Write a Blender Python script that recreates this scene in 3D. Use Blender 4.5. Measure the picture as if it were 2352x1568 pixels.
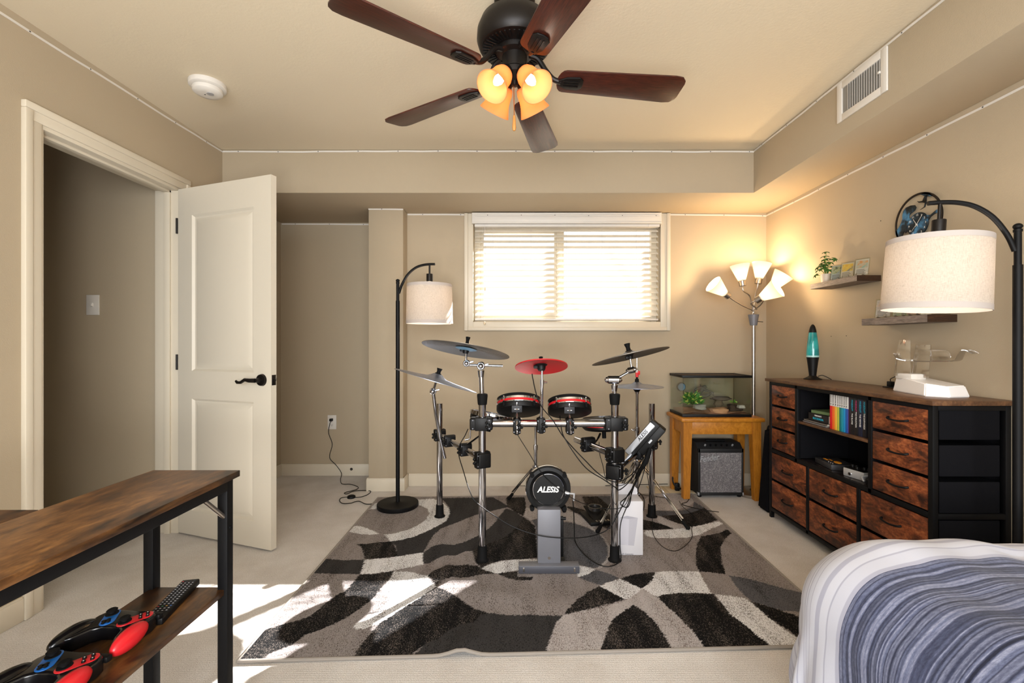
import bpy, bmesh, math, random
import numpy as np
from mathutils import Vector, Matrix, Euler
R = math.radians
random.seed(7)
for o in list(bpy.data.objects): bpy.data.objects.remove(o)
SC = bpy.context.scene
COL = SC.collection

# ------------------------------------------------------------------ camera, world, sun, exposure
F, VX, VY, H = 1045.0, 1185.0, 789.0, 1.12
cam_d = bpy.data.cameras.new('camera'); cam = bpy.data.objects.new('camera', cam_d); COL.objects.link(cam)
cam.location = (0, 0, H); cam.rotation_euler = (R(90), 0, 0)
cam_d.sensor_width = 36; cam_d.lens = F/2352*36
cam_d.shift_x = (1176-VX)/2352; cam_d.shift_y = (VY-784)/2352
cam_d.clip_start = .02
SC.camera = cam
vs = SC.view_settings
vs.view_transform = 'Standard'; vs.look = 'None'; vs.gamma = 1; vs.use_curve_mapping = False
vs.exposure = 0.1
w = bpy.data.worlds.new('sky'); SC.world = w; w.use_nodes = True
bg = w.node_tree.nodes['Background']; bg.inputs[0].default_value = (.86, .93, 1, 1); bg.inputs[1].default_value = 1.7

def add_light(name, kind, loc, energy, color, **kw):
    d = bpy.data.lights.new(name, kind); d.energy = energy; d.color = color
    for k, v in kw.items(): setattr(d, k, v)
    o = bpy.data.objects.new(name, d); COL.objects.link(o); o.location = loc
    return o
sun = add_light('sun', 'SUN', (3, 7, 5), 72, (1, .98, .96), angle=R(.7))
sun.rotation_euler = Vector((-.9, -1.13, -1)).to_track_quat('-Z', 'Y').to_euler()
# added fill light behind the camera, set in a made-up rear window
rear_fill = add_light('rear_fill_light', 'AREA', (.0, -1.62, 1.45), 125, (.95, .975, 1), shape='RECTANGLE', size=2.9, size_y=1.5)
rear_fill.rotation_euler = (R(76), 0, 0)
# uplighter: added unseen fill washing the ceiling, no lamp stands there
up = add_light('up_fill_light', 'AREA', (-.15, -.35, .8), 38, (1, .975, .94), shape='DISK', size=.6)
up.rotation_euler = Vector((0, .55, .85)).to_track_quat('-Z', 'Y').to_euler()

# ------------------------------------------------------------------ pixel <-> place helpers (true depth per point)
def P(u, v, Y): return Vector(((u-VX)/F*Y, Y, H-(v-VY)/F*Y))
def G(u, v, z=0.0):
    Y = (H-z)*F/(v-VY); return Vector(((u-VX)/F*Y, Y, z))
def WX(u, v, X):
    Y = X*F/(u-VX); return Vector((X, Y, H-(v-VY)/F*Y))
def lin(h):
    if isinstance(h, str):
        h = h.lstrip('#'); c = [int(h[i:i+2], 16)/255 for i in (0, 2, 4)]
    else: c = h
    return tuple((x/12.92 if x <= .04045 else ((x+.055)/1.055)**2.4) for x in c)+(1,)

# ------------------------------------------------------------------ materials
def newmat(name):
    m = bpy.data.materials.new(name); m.use_nodes = True
    nt = m.node_tree; b = nt.nodes['Principled BSDF']
    return m, nt, b
def N(nt, t, **kw):
    n = nt.nodes.new(t)
    for k, v in kw.items(): setattr(n, k, v)
    return n
def coords(nt, kind='Object', scale=(1, 1, 1), rand=False):
    tc = N(nt, 'ShaderNodeTexCoord'); mp = N(nt, 'ShaderNodeMapping'); mp.inputs['Scale'].default_value = scale
    nt.links.new(tc.outputs[kind], mp.inputs['Vector'])
    if rand:
        oi = N(nt, 'ShaderNodeObjectInfo'); mu = N(nt, 'ShaderNodeVectorMath', operation='SCALE')
        cx = N(nt, 'ShaderNodeCombineXYZ')
        for i in range(3): nt.links.new(oi.outputs['Random'], cx.inputs[i])
        nt.links.new(cx.outputs[0], mu.inputs[0]); mu.inputs['Scale'].default_value = 37.0
        nt.links.new(mu.outputs[0], mp.inputs['Location'])
    return mp.outputs[0]
def noise(nt, vec, scale, detail=4, rough=.6, dist=0):
    n = N(nt, 'ShaderNodeTexNoise'); n.inputs['Scale'].default_value = scale; n.inputs['Detail'].default_value = detail
    n.inputs['Roughness'].default_value = rough; n.inputs['Distortion'].default_value = dist
    if vec is not None: nt.links.new(vec, n.inputs['Vector'])
    return n
def ramp(nt, fac, stops, interp='LINEAR'):
    r = N(nt, 'ShaderNodeValToRGB'); r.color_ramp.interpolation = interp
    e = r.color_ramp.elements
    while len(e) < len(stops): e.new(.5)
    for i, (p, c) in enumerate(stops): e[i].position = p; e[i].color = lin(c)
    nt.links.new(fac, r.inputs[0]); return r
def bump(nt, b, h, strength, dist=.002):
    n = N(nt, 'ShaderNodeBump'); n.inputs['Strength'].default_value = strength; n.inputs['Distance'].default_value = dist
    nt.links.new(h, n.inputs['Height']); nt.links.new(n.outputs[0], b.inputs['Normal'])
def M(name, col, rough=.5, metal=0, nscale=0, nstr=.3, ndist=.001, var=0, spec=None, coat=0):
    m, nt, b = newmat(name)
    b.inputs['Base Color'].default_value = lin(col); b.inputs['Roughness'].default_value = rough; b.inputs['Metallic'].default_value = metal
    if spec is not None: b.inputs['Specular IOR Level'].default_value = spec
    if coat: b.inputs['Coat Weight'].default_value = coat
    v = coords(nt)
    if nscale:
        n = noise(nt, v, nscale, 3); bump(nt, b, n.outputs['Fac'], nstr, ndist)
    if var:
        n2 = noise(nt, v, 6 if var < 1 else 60, 4)
        c = lin(col); k = min(var, .9)
        r = N(nt, 'ShaderNodeMix', data_type='RGBA'); r.inputs['A'].default_value = tuple(x*(1-k) for x in c[:3])+(1,)
        r.inputs['B'].default_value = tuple(min(1, x*(1+k)) for x in c[:3])+(1,)
        nt.links.new(n2.outputs['Fac'], r.inputs['Factor']); nt.links.new(r.outputs['Result'], b.inputs['Base Color'])
    return m
paint = M('beige wall paint', 'ab9c84', .75, nscale=260, nstr=.35, ndist=.0015)
ceilpaint = M('ceiling paint', 'd6c9b0', .8, nscale=90, nstr=.35, ndist=.002)
trimw = M('cream trim paint', 'cfc5b2', .4, nscale=15, nstr=.05)
doorw = M('cream door paint', 'cdc5b5', .42, nscale=120, nstr=.12)
white = M('white plastic', 'd6d1c9', .4, var=.03)
blackm = M('black powder coat', '08080a', .55, spec=.22, nscale=400, nstr=.15)
blackp = M('black plastic', '060607', .5, spec=.3, nscale=200, nstr=.1)
rubber = M('black rubber', '080809', .75, spec=.2, nscale=150, nstr=.2)
bronze = M('oil rubbed bronze', '1a1614', .42, .5, nscale=200, nstr=.08)
chrome = M('chrome', 'c2c3c8', .07, 1, nscale=20, nstr=.02)
steel = M('brushed steel', 'b2aba3', .32, 1, nscale=200, nstr=.05)
greym = M('grey painted steel', '77787f', .5, .3, nscale=300, nstr=.3, ndist=.0008)
darkfab = M('black fabric', '151518', .95, spec=.05, nscale=700, nstr=.7, ndist=.001)
redp = M('red plastic', 'd21a22', .4, nscale=40, nstr=.1)
bluep = M('blue plastic', '1f6fc4', .45, nscale=40, nstr=.05)
silverm = M('silver plastic', 'b9bbbf', .4, .5, nscale=50, nstr=.05)
brass = M('brass', 'b08d4a', .35, 1, nscale=50, nstr=.05)

def carpet_mat():
    m, nt, b = newmat('beige carpet'); b.inputs['Roughness'].default_value = .97; b.inputs['Specular IOR Level'].default_value = .1
    v = coords(nt)
    a = noise(nt, v, 260, 3, .7); c = noise(nt, v, 5, 4); wv = N(nt, 'ShaderNodeTexWave', wave_type='BANDS', bands_direction='Y')
    wv.inputs['Scale'].default_value = 30; wv.inputs['Distortion'].default_value = 3; wv.inputs['Detail'].default_value = 3; wv.inputs['Detail Scale'].default_value = 6
    nt.links.new(v, wv.inputs['Vector'])
    r = ramp(nt, a.outputs['Fac'], [(.3, 'bab5b0'), (.55, 'dad6d2'), (.8, 'e8e5e2')])
    r2 = ramp(nt, c.outputs['Fac'], [(.35, 'f0eeec'), (.65, 'ffffff')])
    mx = N(nt, 'ShaderNodeMix', data_type='RGBA', blend_type='MULTIPLY'); mx.inputs['Factor'].default_value = 1
    nt.links.new(r.outputs[0], mx.inputs['A']); nt.links.new(r2.outputs[0], mx.inputs['B'])
    nt.links.new(mx.outputs['Result'], b.inputs['Base Color'])
    ad = N(nt, 'ShaderNodeMath', operation='ADD'); nt.links.new(a.outputs['Fac'], ad.inputs[0])
    mm = N(nt, 'ShaderNodeMath', operation='MULTIPLY'); nt.links.new(wv.outputs['Fac'], mm.inputs[0]); mm.inputs[1].default_value = .16
    nt.links.new(mm.outputs[0], ad.inputs[1]); bump(nt, b, ad.outputs[0], .55, .004)
    return m
carpet = carpet_mat()

def wood(name, dark, mid, light, scale=(1, 1, 1), blotch=.5, rough=.45, grain=1, bstr=.12, knots=True):
    m, nt, b = newmat(name); b.inputs['Roughness'].default_value = rough
    v = coords(nt, 'Object', scale, rand=True)
    g = noise(nt, v, 18*grain, 8, .68, .4); bl = noise(nt, coords(nt, 'Object', tuple(.45*s for s in scale), rand=True), 9, 5, .6, .8)
    r = ramp(nt, g.outputs['Fac'], [(.25, dark), (.48, mid), (.72, light)])
    r2 = ramp(nt, bl.outputs['Fac'], [(.36, '241208' if knots else 'c8c0b8'), (.52, 'c9c0b6'), (.6, 'ffffff')])
    mx = N(nt, 'ShaderNodeMix', data_type='RGBA', blend_type='MULTIPLY'); mx.inputs['Factor'].default_value = blotch
    nt.links.new(r.outputs[0], mx.inputs['A']); nt.links.new(r2.outputs[0], mx.inputs['B'])
    nt.links.new(mx.outputs['Result'], b.inputs['Base Color']); bump(nt, b, g.outputs['Fac'], bstr, .001)
    return m
desk_wood = wood('rustic brown desk board', '2f1d0f', '76502a', '9b6f3e', (2.4, .8, 3), .98, .42)
drawer_wood = wood('rustic drawer front', '301509', '8a4623', 'b26b3a', (5, 2.2, 5), .92, .5, 1.2)
top_wood = wood('dresser top board', '2f1c10', '60412a', '7c5a3b', (5, 1.2, 3), .4, .4)
oak = wood('honey oak', '8f560f', 'b9761f', 'cf8c30', (1.2, 6, 1.2), .15, .4, 1.4, knots=False)
oakv = wood('honey oak upright', '87500e', 'b1701d', 'c9852c', (7, 7, .8), .15, .4, 1.2, knots=False)
blade_wood = wood('mahogany fan blade', '1c0a06', '3a170e', '572618', (.7, 9, 5), .1, .35, 1.5, knots=False)
shelf_wood = wood('grey brown shelf board', '5a4d46', '85786f', 'a5988d', (5, 1, 8), .4, .6, 1.5)
shelf_end = wood('dark brown shelf end', '1c0f07', '3b2413', '5a3a1e', (1.5, 4, 9), .4, .45, 1.5)

def cloth_translucent(name, col, k, weave=True):
    m = bpy.data.materials.new(name); m.use_nodes = True; nt = m.node_tree; nt.nodes.remove(nt.nodes['Principled BSDF'])
    out = nt.nodes['Material Output']
    d = N(nt, 'ShaderNodeBsdfDiffuse'); t = N(nt, 'ShaderNodeBsdfTranslucent'); mx = N(nt, 'ShaderNodeMixShader'); mx.inputs[0].default_value = k
    c = lin(col); d.inputs[0].default_value = c; t.inputs[0].default_value = c
    if weave:
        a = noise(nt, coords(nt, 'Object', (30, 30, 400)), 3, 4, .7); b2 = noise(nt, coords(nt, 'Object', (300, 300, 20)), 3, 4, .7)
        ad = N(nt, 'ShaderNodeMath', operation='ADD'); nt.links.new(a.outputs[0], ad.inputs[0]); nt.links.new(b2.outputs[0], ad.inputs[1])
        hf = N(nt, 'ShaderNodeMath', operation='MULTIPLY'); hf.inputs[1].default_value = .5; nt.links.new(ad.outputs[0], hf.inputs[0])
        r = ramp(nt, hf.outputs[0], [(.32, 'aaa093'), (.5, col), (.7, 'e6dfd6')])
        nt.links.new(r.outputs[0], d.inputs[0]); nt.links.new(r.outputs[0], t.inputs[0])
    nt.links.new(d.outputs[0], mx.inputs[1]); nt.links.new(t.outputs[0], mx.inputs[2]); nt.links.new(mx.outputs[0], out.inputs[0])
    return m
linen = cloth_translucent('linen lampshade', 'd9d0c5', .4)
linen_trim = cloth_translucent('linen shade trim', 'cfc6c0', .2, False)
amber = cloth_translucent('amber glass shade', 'f0b67e', .6, False)
frost = cloth_translucent('frosted white shade', 'f6efe4', .6, False)
slatm = cloth_translucent('white blind slat', 'f3eee3', .36, False)
def emis(name, col, s):
    m, nt, b = newmat(name); b.inputs['Base Color'].default_value = lin(col); b.inputs['Emission Color'].default_value = lin(col); b.inputs['Emission Strength'].default_value = s
    return m
bulbm = emis('lit bulb', 'ffe9c4', 9)
def glass(name, tint='ffffff', k=.12, rough=.02, col2=None):
    m = bpy.data.materials.new(name); m.use_nodes = True; nt = m.node_tree; nt.nodes.remove(nt.nodes['Principled BSDF'])
    out = nt.nodes['Material Output']; t = N(nt, 'ShaderNodeBsdfTransparent'); t.inputs[0].default_value = lin(tint)
    g = N(nt, 'ShaderNodeBsdfGlossy'); g.inputs['Roughness'].default_value = rough
    lw = N(nt, 'ShaderNodeLayerWeight'); lw.inputs[0].default_value = .25
    mm = N(nt, 'ShaderNodeMath', operation='MULTIPLY_ADD'); mm.inputs[1].default_value = .4; mm.inputs[2].default_value = k*.3
    nt.links.new(lw.outputs['Fresnel'], mm.inputs[0])
    mx = N(nt, 'ShaderNodeMixShader'); nt.links.new(mm.outputs[0], mx.inputs[0])
    nt.links.new(t.outputs[0], mx.inputs[1]); nt.links.new(g.outputs[0], mx.inputs[2]); nt.links.new(mx.outputs[0], out.inputs[0])
    return m
pane_glass = glass('window pane glass', 'ffffff', .1)
tank_glass = glass('tank glass', 'fafcf9', .1)
acrylic = glass('clear acrylic', 'f3f0ec', .9, .08)

# ------------------------------------------------------------------ mesh builder
def frame(o, z, xh=(1, 0, 0)):
    z = Vector(z).normalized(); x = Vector(xh); x = (x-z*x.dot(z))
    if x.length < 1e-5: x = Vector((0, 1, 0)); x = x-z*x.dot(z)
    x.normalize(); y = z.cross(x)
    m = Matrix((x, y, z)).transposed().to_4x4(); m.translation = Vector(o); return m
def smoothpts(pts, n=6):
    pts = [Vector(p) for p in pts]; out = []
    if len(pts) < 3: return pts
    for i in range(len(pts)-1):
        p0 = pts[max(i-1, 0)]; p1 = pts[i]; p2 = pts[i+1]; p3 = pts[min(i+2, len(pts)-1)]
        for k in range(n):
            t = k/n
            out.append(.5*((2*p1)+(-p0+p2)*t+(2*p0-5*p1+4*p2-p3)*t*t+(-p0+3*p1-3*p2+p3)*t**3))
    out.append(pts[-1]); return out
class MB:
    def __init__(s): s.b = bmesh.new()
    def _add(s, t, mi=0, mat=None):
        for f in t.faces: f.material_index = mi
        if mat is not None: t.transform(mat)
        me = bpy.data.meshes.new('t'); t.to_mesh(me); t.free(); s.b.from_mesh(me); bpy.data.meshes.remove(me); return s
    def box(s, lo, hi, mi=0, bev=0, mat=None, seg=2):
        lo = Vector(lo); hi = Vector(hi); t = bmesh.new(); bmesh.ops.create_cube(t, size=1)
        for v in t.verts: v.co = Vector(((lo[i]+hi[i])/2+v.co[i]*(hi[i]-lo[i]) for i in range(3)))
        if bev: bmesh.ops.bevel(t, geom=list(t.edges), offset=bev, segments=seg, affect='EDGES', profile=.5)
        return s._add(t, mi, mat)
    def cyl(s, p0, p1, r0, r1=None, n=24, mi=0, cap=True):
        p0 = Vector(p0); p1 = Vector(p1); r1 = r0 if r1 is None else r1; d = p1-p0
        t = bmesh.new(); bmesh.ops.create_cone(t, cap_ends=cap, segments=n, radius1=r0, radius2=r1, depth=d.length)
        return s._add(t, mi, frame((p0+p1)/2, d))
    def tube(s, pts, r, n=8, mi=0, smooth=0):
        pts = smoothpts(pts, smooth) if smooth else [Vector(p) for p in pts]
        rl = isinstance(r, (list, tuple))
        def rad(q): k = q*(len(r)-1); a = min(int(k), len(r)-2); return r[a]+(r[a+1]-r[a])*(k-a)
        t = bmesh.new(); rings = []; prev = None
        for i, p in enumerate(pts):
            d = (pts[min(i+1, len(pts)-1)]-pts[max(i-1, 0)])
            if d.length < 1e-7: d = Vector((0, 0, 1))
            d.normalize()
            if prev is None: x = d.orthogonal().normalized()
            else:
                x = prev-d*prev.dot(d)
                x = x.normalized() if x.length > 1e-5 else d.orthogonal().normalized()
            prev = x; y = d.cross(x); rr = rad(i/(len(pts)-1)) if rl else r
            rings.append([t.verts.new(p+(x*math.cos(a)+y*math.sin(a))*rr) for a in [2*math.pi*k/n for k in range(n)]])
        for a, b in zip(rings, rings[1:]):
            for k in range(n): t.faces.new((a[k], a[(k+1) % n], b[(k+1) % n], b[k]))
        t.faces.new(rings[0][::-1]); t.faces.new(rings[-1]); return s._add(t, mi)
    def lathe(s, prof, mat=None, n=32, mi=0, close=False):
        t = bmesh.new(); rings = []
        for (r, z) in prof:
            if r < 1e-6: rings.append([t.verts.new((0, 0, z))])
            else: rings.append([t.verts.new((r*math.cos(2*math.pi*k/n), r*math.sin(2*math.pi*k/n), z)) for k in range(n)])
        prs = list(zip(rings, rings[1:]))
        if close: prs.append((rings[-1], rings[0]))
        for a, b in prs:
            for k in range(n):
                k2 = (k+1) % n
                if len(a) == 1 and len(b) == 1: continue
                if len(a) == 1: t.faces.new((a[0], b[k2], b[k]))
                elif len(b) == 1: t.faces.new((a[k], a[k2], b[0]))
                else: t.faces.new((a[k], a[k2], b[k2], b[k]))
        bmesh.ops.recalc_face_normals(t, faces=t.faces)
        return s._add(t, mi, mat)
    def prism(s, poly, z0, z1, mat=None, mi=0, bev=0, seg=2):
        t = bmesh.new(); a = [t.verts.new((x, y, z0)) for x, y in poly]; b = [t.verts.new((x, y, z1)) for x, y in poly]
        t.faces.new(a[::-1]); t.faces.new(b); n = len(poly)
        for i in range(n): t.faces.new((a[i], a[(i+1) % n], b[(i+1) % n], b[i]))
        bmesh.ops.recalc_face_normals(t, faces=t.faces)
        if bev:
            es = [e for e in t.edges if abs(e.verts[0].co.z-e.verts[1].co.z) < 1e-6]
            bmesh.ops.bevel(t, geom=es, offset=bev, segments=seg, affect='EDGES', profile=.5)
        return s._add(t, mi, mat)
    def sphere(s, c, r, mi=0, sc=(1, 1, 1), n=16, mat=None):
        t = bmesh.new(); bmesh.ops.create_uvsphere(t, u_segments=n, v_segments=max(6, n//2), radius=r)
        m = Matrix.Translation(Vector(c)) @ (mat.to_3x3().to_4x4() if mat is not None else Matrix()) @ Matrix.Diagonal((*sc, 1))
        return s._add(t, mi, m)
    def quad(s, pts, mi=0):
        t = bmesh.new(); t.faces.new([t.verts.new(Vector(p)) for p in pts]); return s._add(t, mi)
    def build(s, name, mats, parent=None, smooth=35, keep=False):
        me = bpy.data.meshes.new(name); s.b.to_mesh(me); s.b.free()
        for m in (mats if isinstance(mats, (list, tuple)) else [mats]): me.materials.append(m)
        o = bpy.data.objects.new(name, me); COL.objects.link(o)
        if not keep and len(me.vertices):
            co = np.empty(len(me.vertices)*3); me.vertices.foreach_get('co', co); co = co.reshape(-1, 3)
            c = (co.min(0)+co.max(0))/2; me.vertices.foreach_set('co', (co-c).ravel()); o.location = c
        if smooth:
            me.polygons.foreach_set('use_smooth', [True]*len(me.polygons)); me.set_sharp_from_angle(angle=R(smooth))
        if parent: adopt(o, parent)
        return o
def wm(o):
    m = Matrix.LocRotScale(o.location, o.rotation_euler, o.scale)
    return (wm(o.parent) @ o.matrix_parent_inverse @ m) if o.parent else m
def adopt(o, parent):
    inv = wm(parent).inverted(); o.parent = parent; o.matrix_parent_inverse = inv
def tag(o, label=None, cat=None, group=None, kind=None):
    if label: o['label'] = label
    if cat: o['category'] = cat
    if group: o['group'] = group
    if kind: o['kind'] = kind
    return o
def thing(name, loc, label, cat, group=None):
    o = bpy.data.objects.new(name, None); COL.objects.link(o); o.location = loc; o.empty_display_size = .05
    return tag(o, label, cat, group)
def copy_tree(o, parent=None):
    c = o.copy(); COL.objects.link(c)
    if parent: c.parent = parent
    for ch in list(o.children): copy_tree(ch, c)
    return c
def struct(o): o['kind'] = 'structure'; return o
_tc = {}
def text(name, s, size, mat, mtx, parent, ext=.0006, shear=0, sx=1, align='CENTER', bold=0):
    cu = bpy.data.curves.new('txt', 'FONT'); cu.body = s; cu.size = size; cu.extrude = ext; cu.shear = shear; cu.align_x = align; cu.align_y = 'CENTER'; cu.offset = bold; cu.resolution_u = 3
    t = bpy.data.objects.new('txt', cu); COL.objects.link(t)
    dg = bpy.context.evaluated_depsgraph_get(); dg.update()
    me = bpy.data.meshes.new_from_object(t.evaluated_get(dg)); bpy.data.objects.remove(t); bpy.data.curves.remove(cu)
    me.transform(mtx @ Matrix.Diagonal((sx, 1, 1, 1)))
    me.materials.clear(); me.materials.append(mat); me.name = name
    o = bpy.data.objects.new(name, me); COL.objects.link(o)
    co = np.empty(len(me.vertices)*3); me.vertices.foreach_get('co', co); co = co.reshape(-1, 3)
    c = (co.min(0)+co.max(0))/2; me.vertices.foreach_set('co', (co-c).ravel()); o.location = c
    if parent: adopt(o, parent)
    return o
def fmat(o, x, y):   # frame with given x and y directions
    x = Vector(x).normalized(); y = Vector(y); y = (y-x*y.dot(x)).normalized(); z = x.cross(y)
    m = Matrix((x, y, z)).transposed().to_4x4(); m.translation = Vector(o); return m

# ------------------------------------------------------------------ room shell
XL, XR, YB, YA, YP, YS, XS, ZC, ZS, YR = -2.0, 1.973, 3.586, 3.87, 3.46, 3.10, 1.62, 2.44, 2.146, -1.7
PX0, PX1 = -1.122, -.857
b = MB(); b.box((-3.6, YR-.1, -.1), (XR+.1, 4.1, 0)); struct(b.build('floor', carpet, smooth=0))
b = MB(); b.box((-3.6, YR-.1, ZC), (XR+.2, 4.1, ZC+.1)); struct(b.build('ceiling', ceilpaint, smooth=0))
WX0, WX1, WZ0, WZ1 = -.335, 1.137, 1.292, 2.085      # window opening in back wall
b = MB()
b.box((PX1, YB, 0), (WX0, YB+.14, ZC)); b.box((WX1, YB, 0), (XR+.1, YB+.14, ZC))
b.box((WX0, YB, 0), (WX1, YB+.14, WZ0)); b.box((WX0, YB, WZ1), (WX1, YB+.14, ZC))
struct(b.build('wall_back', paint, smooth=0))
b = MB(); b.box((XL-.13, YA, 0), (PX0, YA+.1, ZC)); struct(b.build('wall_alcove', paint, smooth=0))
b = MB(); b.box((PX0, YP, 0), (PX1, YA+.1, ZS), bev=.006); struct(b.build('wall_pillar', paint))
DY0, DY1, DZ = 1.909, 2.705, 2.04
b = MB(); b.box((XL-.13, YR, 0), (XL, DY0, ZC)); b.box((XL-.13, DY1, 0), (XL, YA, ZC)); b.box((XL-.13, DY0, DZ), (XL, DY1, ZC))
struct(b.build('wall_left', paint, smooth=0))
b = MB(); b.box((XR, YR, 0), (XR+.1, YB+.1, ZC)); struct(b.build('wall_right', paint, smooth=0))
b = MB(); b.prism([(XL, YS), (XS, YS), (XS, YR), (XR, YR), (XR, YB), (PX1, YB), (PX1, YA), (XL, YA)], ZS, ZC-.0005, bev=.006); struct(b.build('wall_soffit', paint))
# unseen rear wall; its wide window is made up for the fill light
b = MB(); b.box((XL-.13, YR-.1, 0), (-1.45, YR, ZC)); b.box((1.45, YR-.1, 0), (XR+.1, YR, ZC)); b.box((-1.45, YR-.1, 0), (1.45, YR, .7)); b.box((-1.45, YR-.1, 2.2), (1.45, YR, ZC))
struct(b.build('wall_rear', paint, smooth=0))
# hallway behind the door
b = MB(); b.box((-3.6, DY1+.02, 0), (XL-.13, DY1+.12, ZC)); b.box((-3.6, .9, 0), (-3.5, DY1+.1, ZC)); b.box((-3.6, .8, 0), (XL-.13, .9, ZC))
struct(b.build('wall_hall', paint, smooth=0))
# baseboards
def bb(name, segs, h=.092, t=.013):
    b = MB()
    for (x0, y0, x1, y1) in segs:
        lo = (min(x0, x1), min(y0, y1)); hi = (max(x0, x1), max(y0, y1))
        b.box((lo[0], lo[1], 0), (hi[0], hi[1], h), bev=.003)
        b.box((lo[0]+.002, lo[1]+.002, h-.002), (hi[0]-.002, hi[1]-.002, h+.008), bev=.002)
    return struct(b.build(name, trimw))
t = .013
bb('baseboard_back', [(PX1+t, YB-t, XR, YB)])
bb('baseboard_pillar', [(PX0-t, YP-t, PX1+t, YP), (PX1, YP, PX1+t, YB)])
bb('baseboard_alcove', [(XL, YA-t, PX0, YA), (PX0-t, YP, PX0, YA)])
bb('baseboard_left', [(XL, YR, XL+t, DY0-.07), (XL, DY1+.07, XL+t, YA)])
bb('baseboard_right', [(XR-t, YR, XR, YB)])
# door frame and casing
def casing(b, lo, hi, ax):   # stepped moulding: thick outer edge
    b.box(lo, hi, bev=.003)
b = MB()
cw = .07
for (y0, y1, yo) in ((DY0-cw, DY0, 0), (DY1, DY1+cw, 1)):
    b.box((XL-.001, y0+(0 if yo else .005), 0), (XL+.012, y1-(.005 if yo else 0), DZ), bev=.002)
    if yo: b.box((XL-.008, y1-.03, 0), (XL+.02, y1, DZ+cw-.03), bev=.004)
    else: b.box((XL-.008, y0, 0), (XL+.02, y0+.03, DZ+cw-.03), bev=.004)
b.box((XL-.001, DY0-cw+.005, DZ), (XL+.012, DY1+cw-.005, DZ+cw-.005), bev=.002)
b.box((XL-.008, DY0-cw, DZ+cw-.03), (XL+.02, DY1+cw, DZ+cw), bev=.004)
struct(b.build('trim_1', trimw))
b = MB()
b.box((XL-.135, DY0-.001, 0), (XL+.004, DY0+.014, DZ-.0155), bev=.001); b.box((XL-.135, DY1-.014, 0), (XL+.004, DY1+.001, DZ-.0155), bev=.001)
b.box((XL-.135, DY0-.001, DZ-.016), (XL+.004, DY1+.001, DZ+.001), bev=.001)
for (y0, y1) in ((DY0+.014, DY0+.024), (DY1-.026, DY1-.014)): b.box((XL-.075, y0, 0), (XL-.04, y1, DZ-.016), bev=.001)
b.box((XL-.075, DY0+.014, DZ-.028), (XL-.04, DY1-.014, DZ-.016), bev=.001)
struct(b.build('trim_2', trimw))
# door leaf: hinge at far jamb, swung into the room
hx, hy = XL+.012, DY1-.028
ex, ey = -1.312, 2.437
dv = Vector((ex-hx, ey-hy, 0)); DW = dv.length; dm = fmat((hx, hy, .012), dv, (0, 0, 1))
# local: x along door, y up, z = normal.  x cross y = toward camera?
DH = 2.015; TH = .035
door = bpy.data.objects.new('door_1', None); COL.objects.link(door); door.location = (hx, hy, .012); struct(door)
sgn = 1 if (dm.to_3x3() @ Vector((0, 0, 1))).y < 0 else -1
panels = [(.115, .95, DW-.125, 1.855), (.115, .14, DW-.125, .79)]
b = MB()
# stiles and rails
zf, zb = (0, -TH*sgn)
def dbox(x0, y0, x1, y1, z0, z1, bev=0): b.box((x0, y0, min(z0, z1)), (x1, y1, max(z0, z1)), mat=dm, bev=bev)
dbox(0, 0, .115, DH, zf, zb); dbox(DW-.125, 0, DW, DH, zf, zb)
dbox(.115, 0, DW-.125, .14, zf, zb); dbox(.115, .79, DW-.125, .95, zf, zb); dbox(.115, 1.855, DW-.125, DH, zf, zb)
for (x0, y0, x1, y1) in panels:
    dbox(x0, y0, x1, y1, -.012*sgn, zb+.012*sgn)
    # sloped moulding ring and raised field, both faces
    for face in (0, 1):
        f0 = 0 if face == 0 else zb; dr = -sgn if face == 0 else sgn
        rings = [(0, 0), (.012, .011), (.022, .012), (.05, .003)]
        t_ = bmesh.new(); rv = []
        for ins, dep in rings:
            z = f0+dr*dep
            rv.append([t_.verts.new(c) for c in ((x0+ins, y0+ins, z), (x1-ins, y0+ins, z), (x1-ins, y1-ins, z), (x0+ins, y1-ins, z))])
        for a, c in zip(rv, rv[1:]):
            for k in range(4): t_.faces.new((a[k], a[(k+1) % 4], c[(k+1) % 4], c[k]))
        t_.faces.new(rv[-1]); bmesh.ops.recalc_face_normals(t_, faces=t_.faces)
        if face == 0 and sgn < 0: pass
        b._add(t_, 0, dm)
b.build('door_panel', doorw, door, smooth=20)
def dl(x, y, z): return dm @ Vector((x, y, z*sgn))
hp = (P(600, 873, 2.44)); hzl = hp.z-.012; hxl = DW-.063
b = MB(); b.cyl(dl(hxl, hzl, 0), dl(hxl, hzl, .012), .033, .03, 32); b.cyl(dl(hxl, hzl, .012), dl(hxl, hzl, .045), .013, .011, 20)
b.tube([dl(hxl, hzl, .045), dl(hxl-.03, hzl, .055), dl(hxl-.06, hzl+.004, .055), dl(hxl-.09, hzl-.012, .055), dl(hxl-.115, hzl-.013, .054), dl(hxl-.126, hzl-.004, .054)], [.012, .011, .009, .008, .008, .006], 12)
b.cyl(dl(hxl, hzl, -TH), dl(hxl, hzl, -TH-.012), .033, .03, 32); b.cyl(dl(hxl, hzl, -TH-.012), dl(hxl, hzl, -TH-.05), .012, .011, 20)
b.tube([dl(hxl, hzl, -TH-.05), dl(hxl-.06, hzl+.004, -TH-.055), dl(hxl-.12, hzl-.012, -TH-.055)], [.012, .009, .007], 12)
b.build('door_handle', bronze, door)
b = MB(); b.box((DW-.0005, hzl-.028, -TH/2-.0125), (DW+.0025, hzl+.028, -TH/2+.0125) if sgn > 0 else (DW+.0025, hzl+.028, -TH/2+.0125), mat=dm if sgn > 0 else dm @ Matrix.Diagonal((1, 1, -1, 1)), bev=.001)
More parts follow.
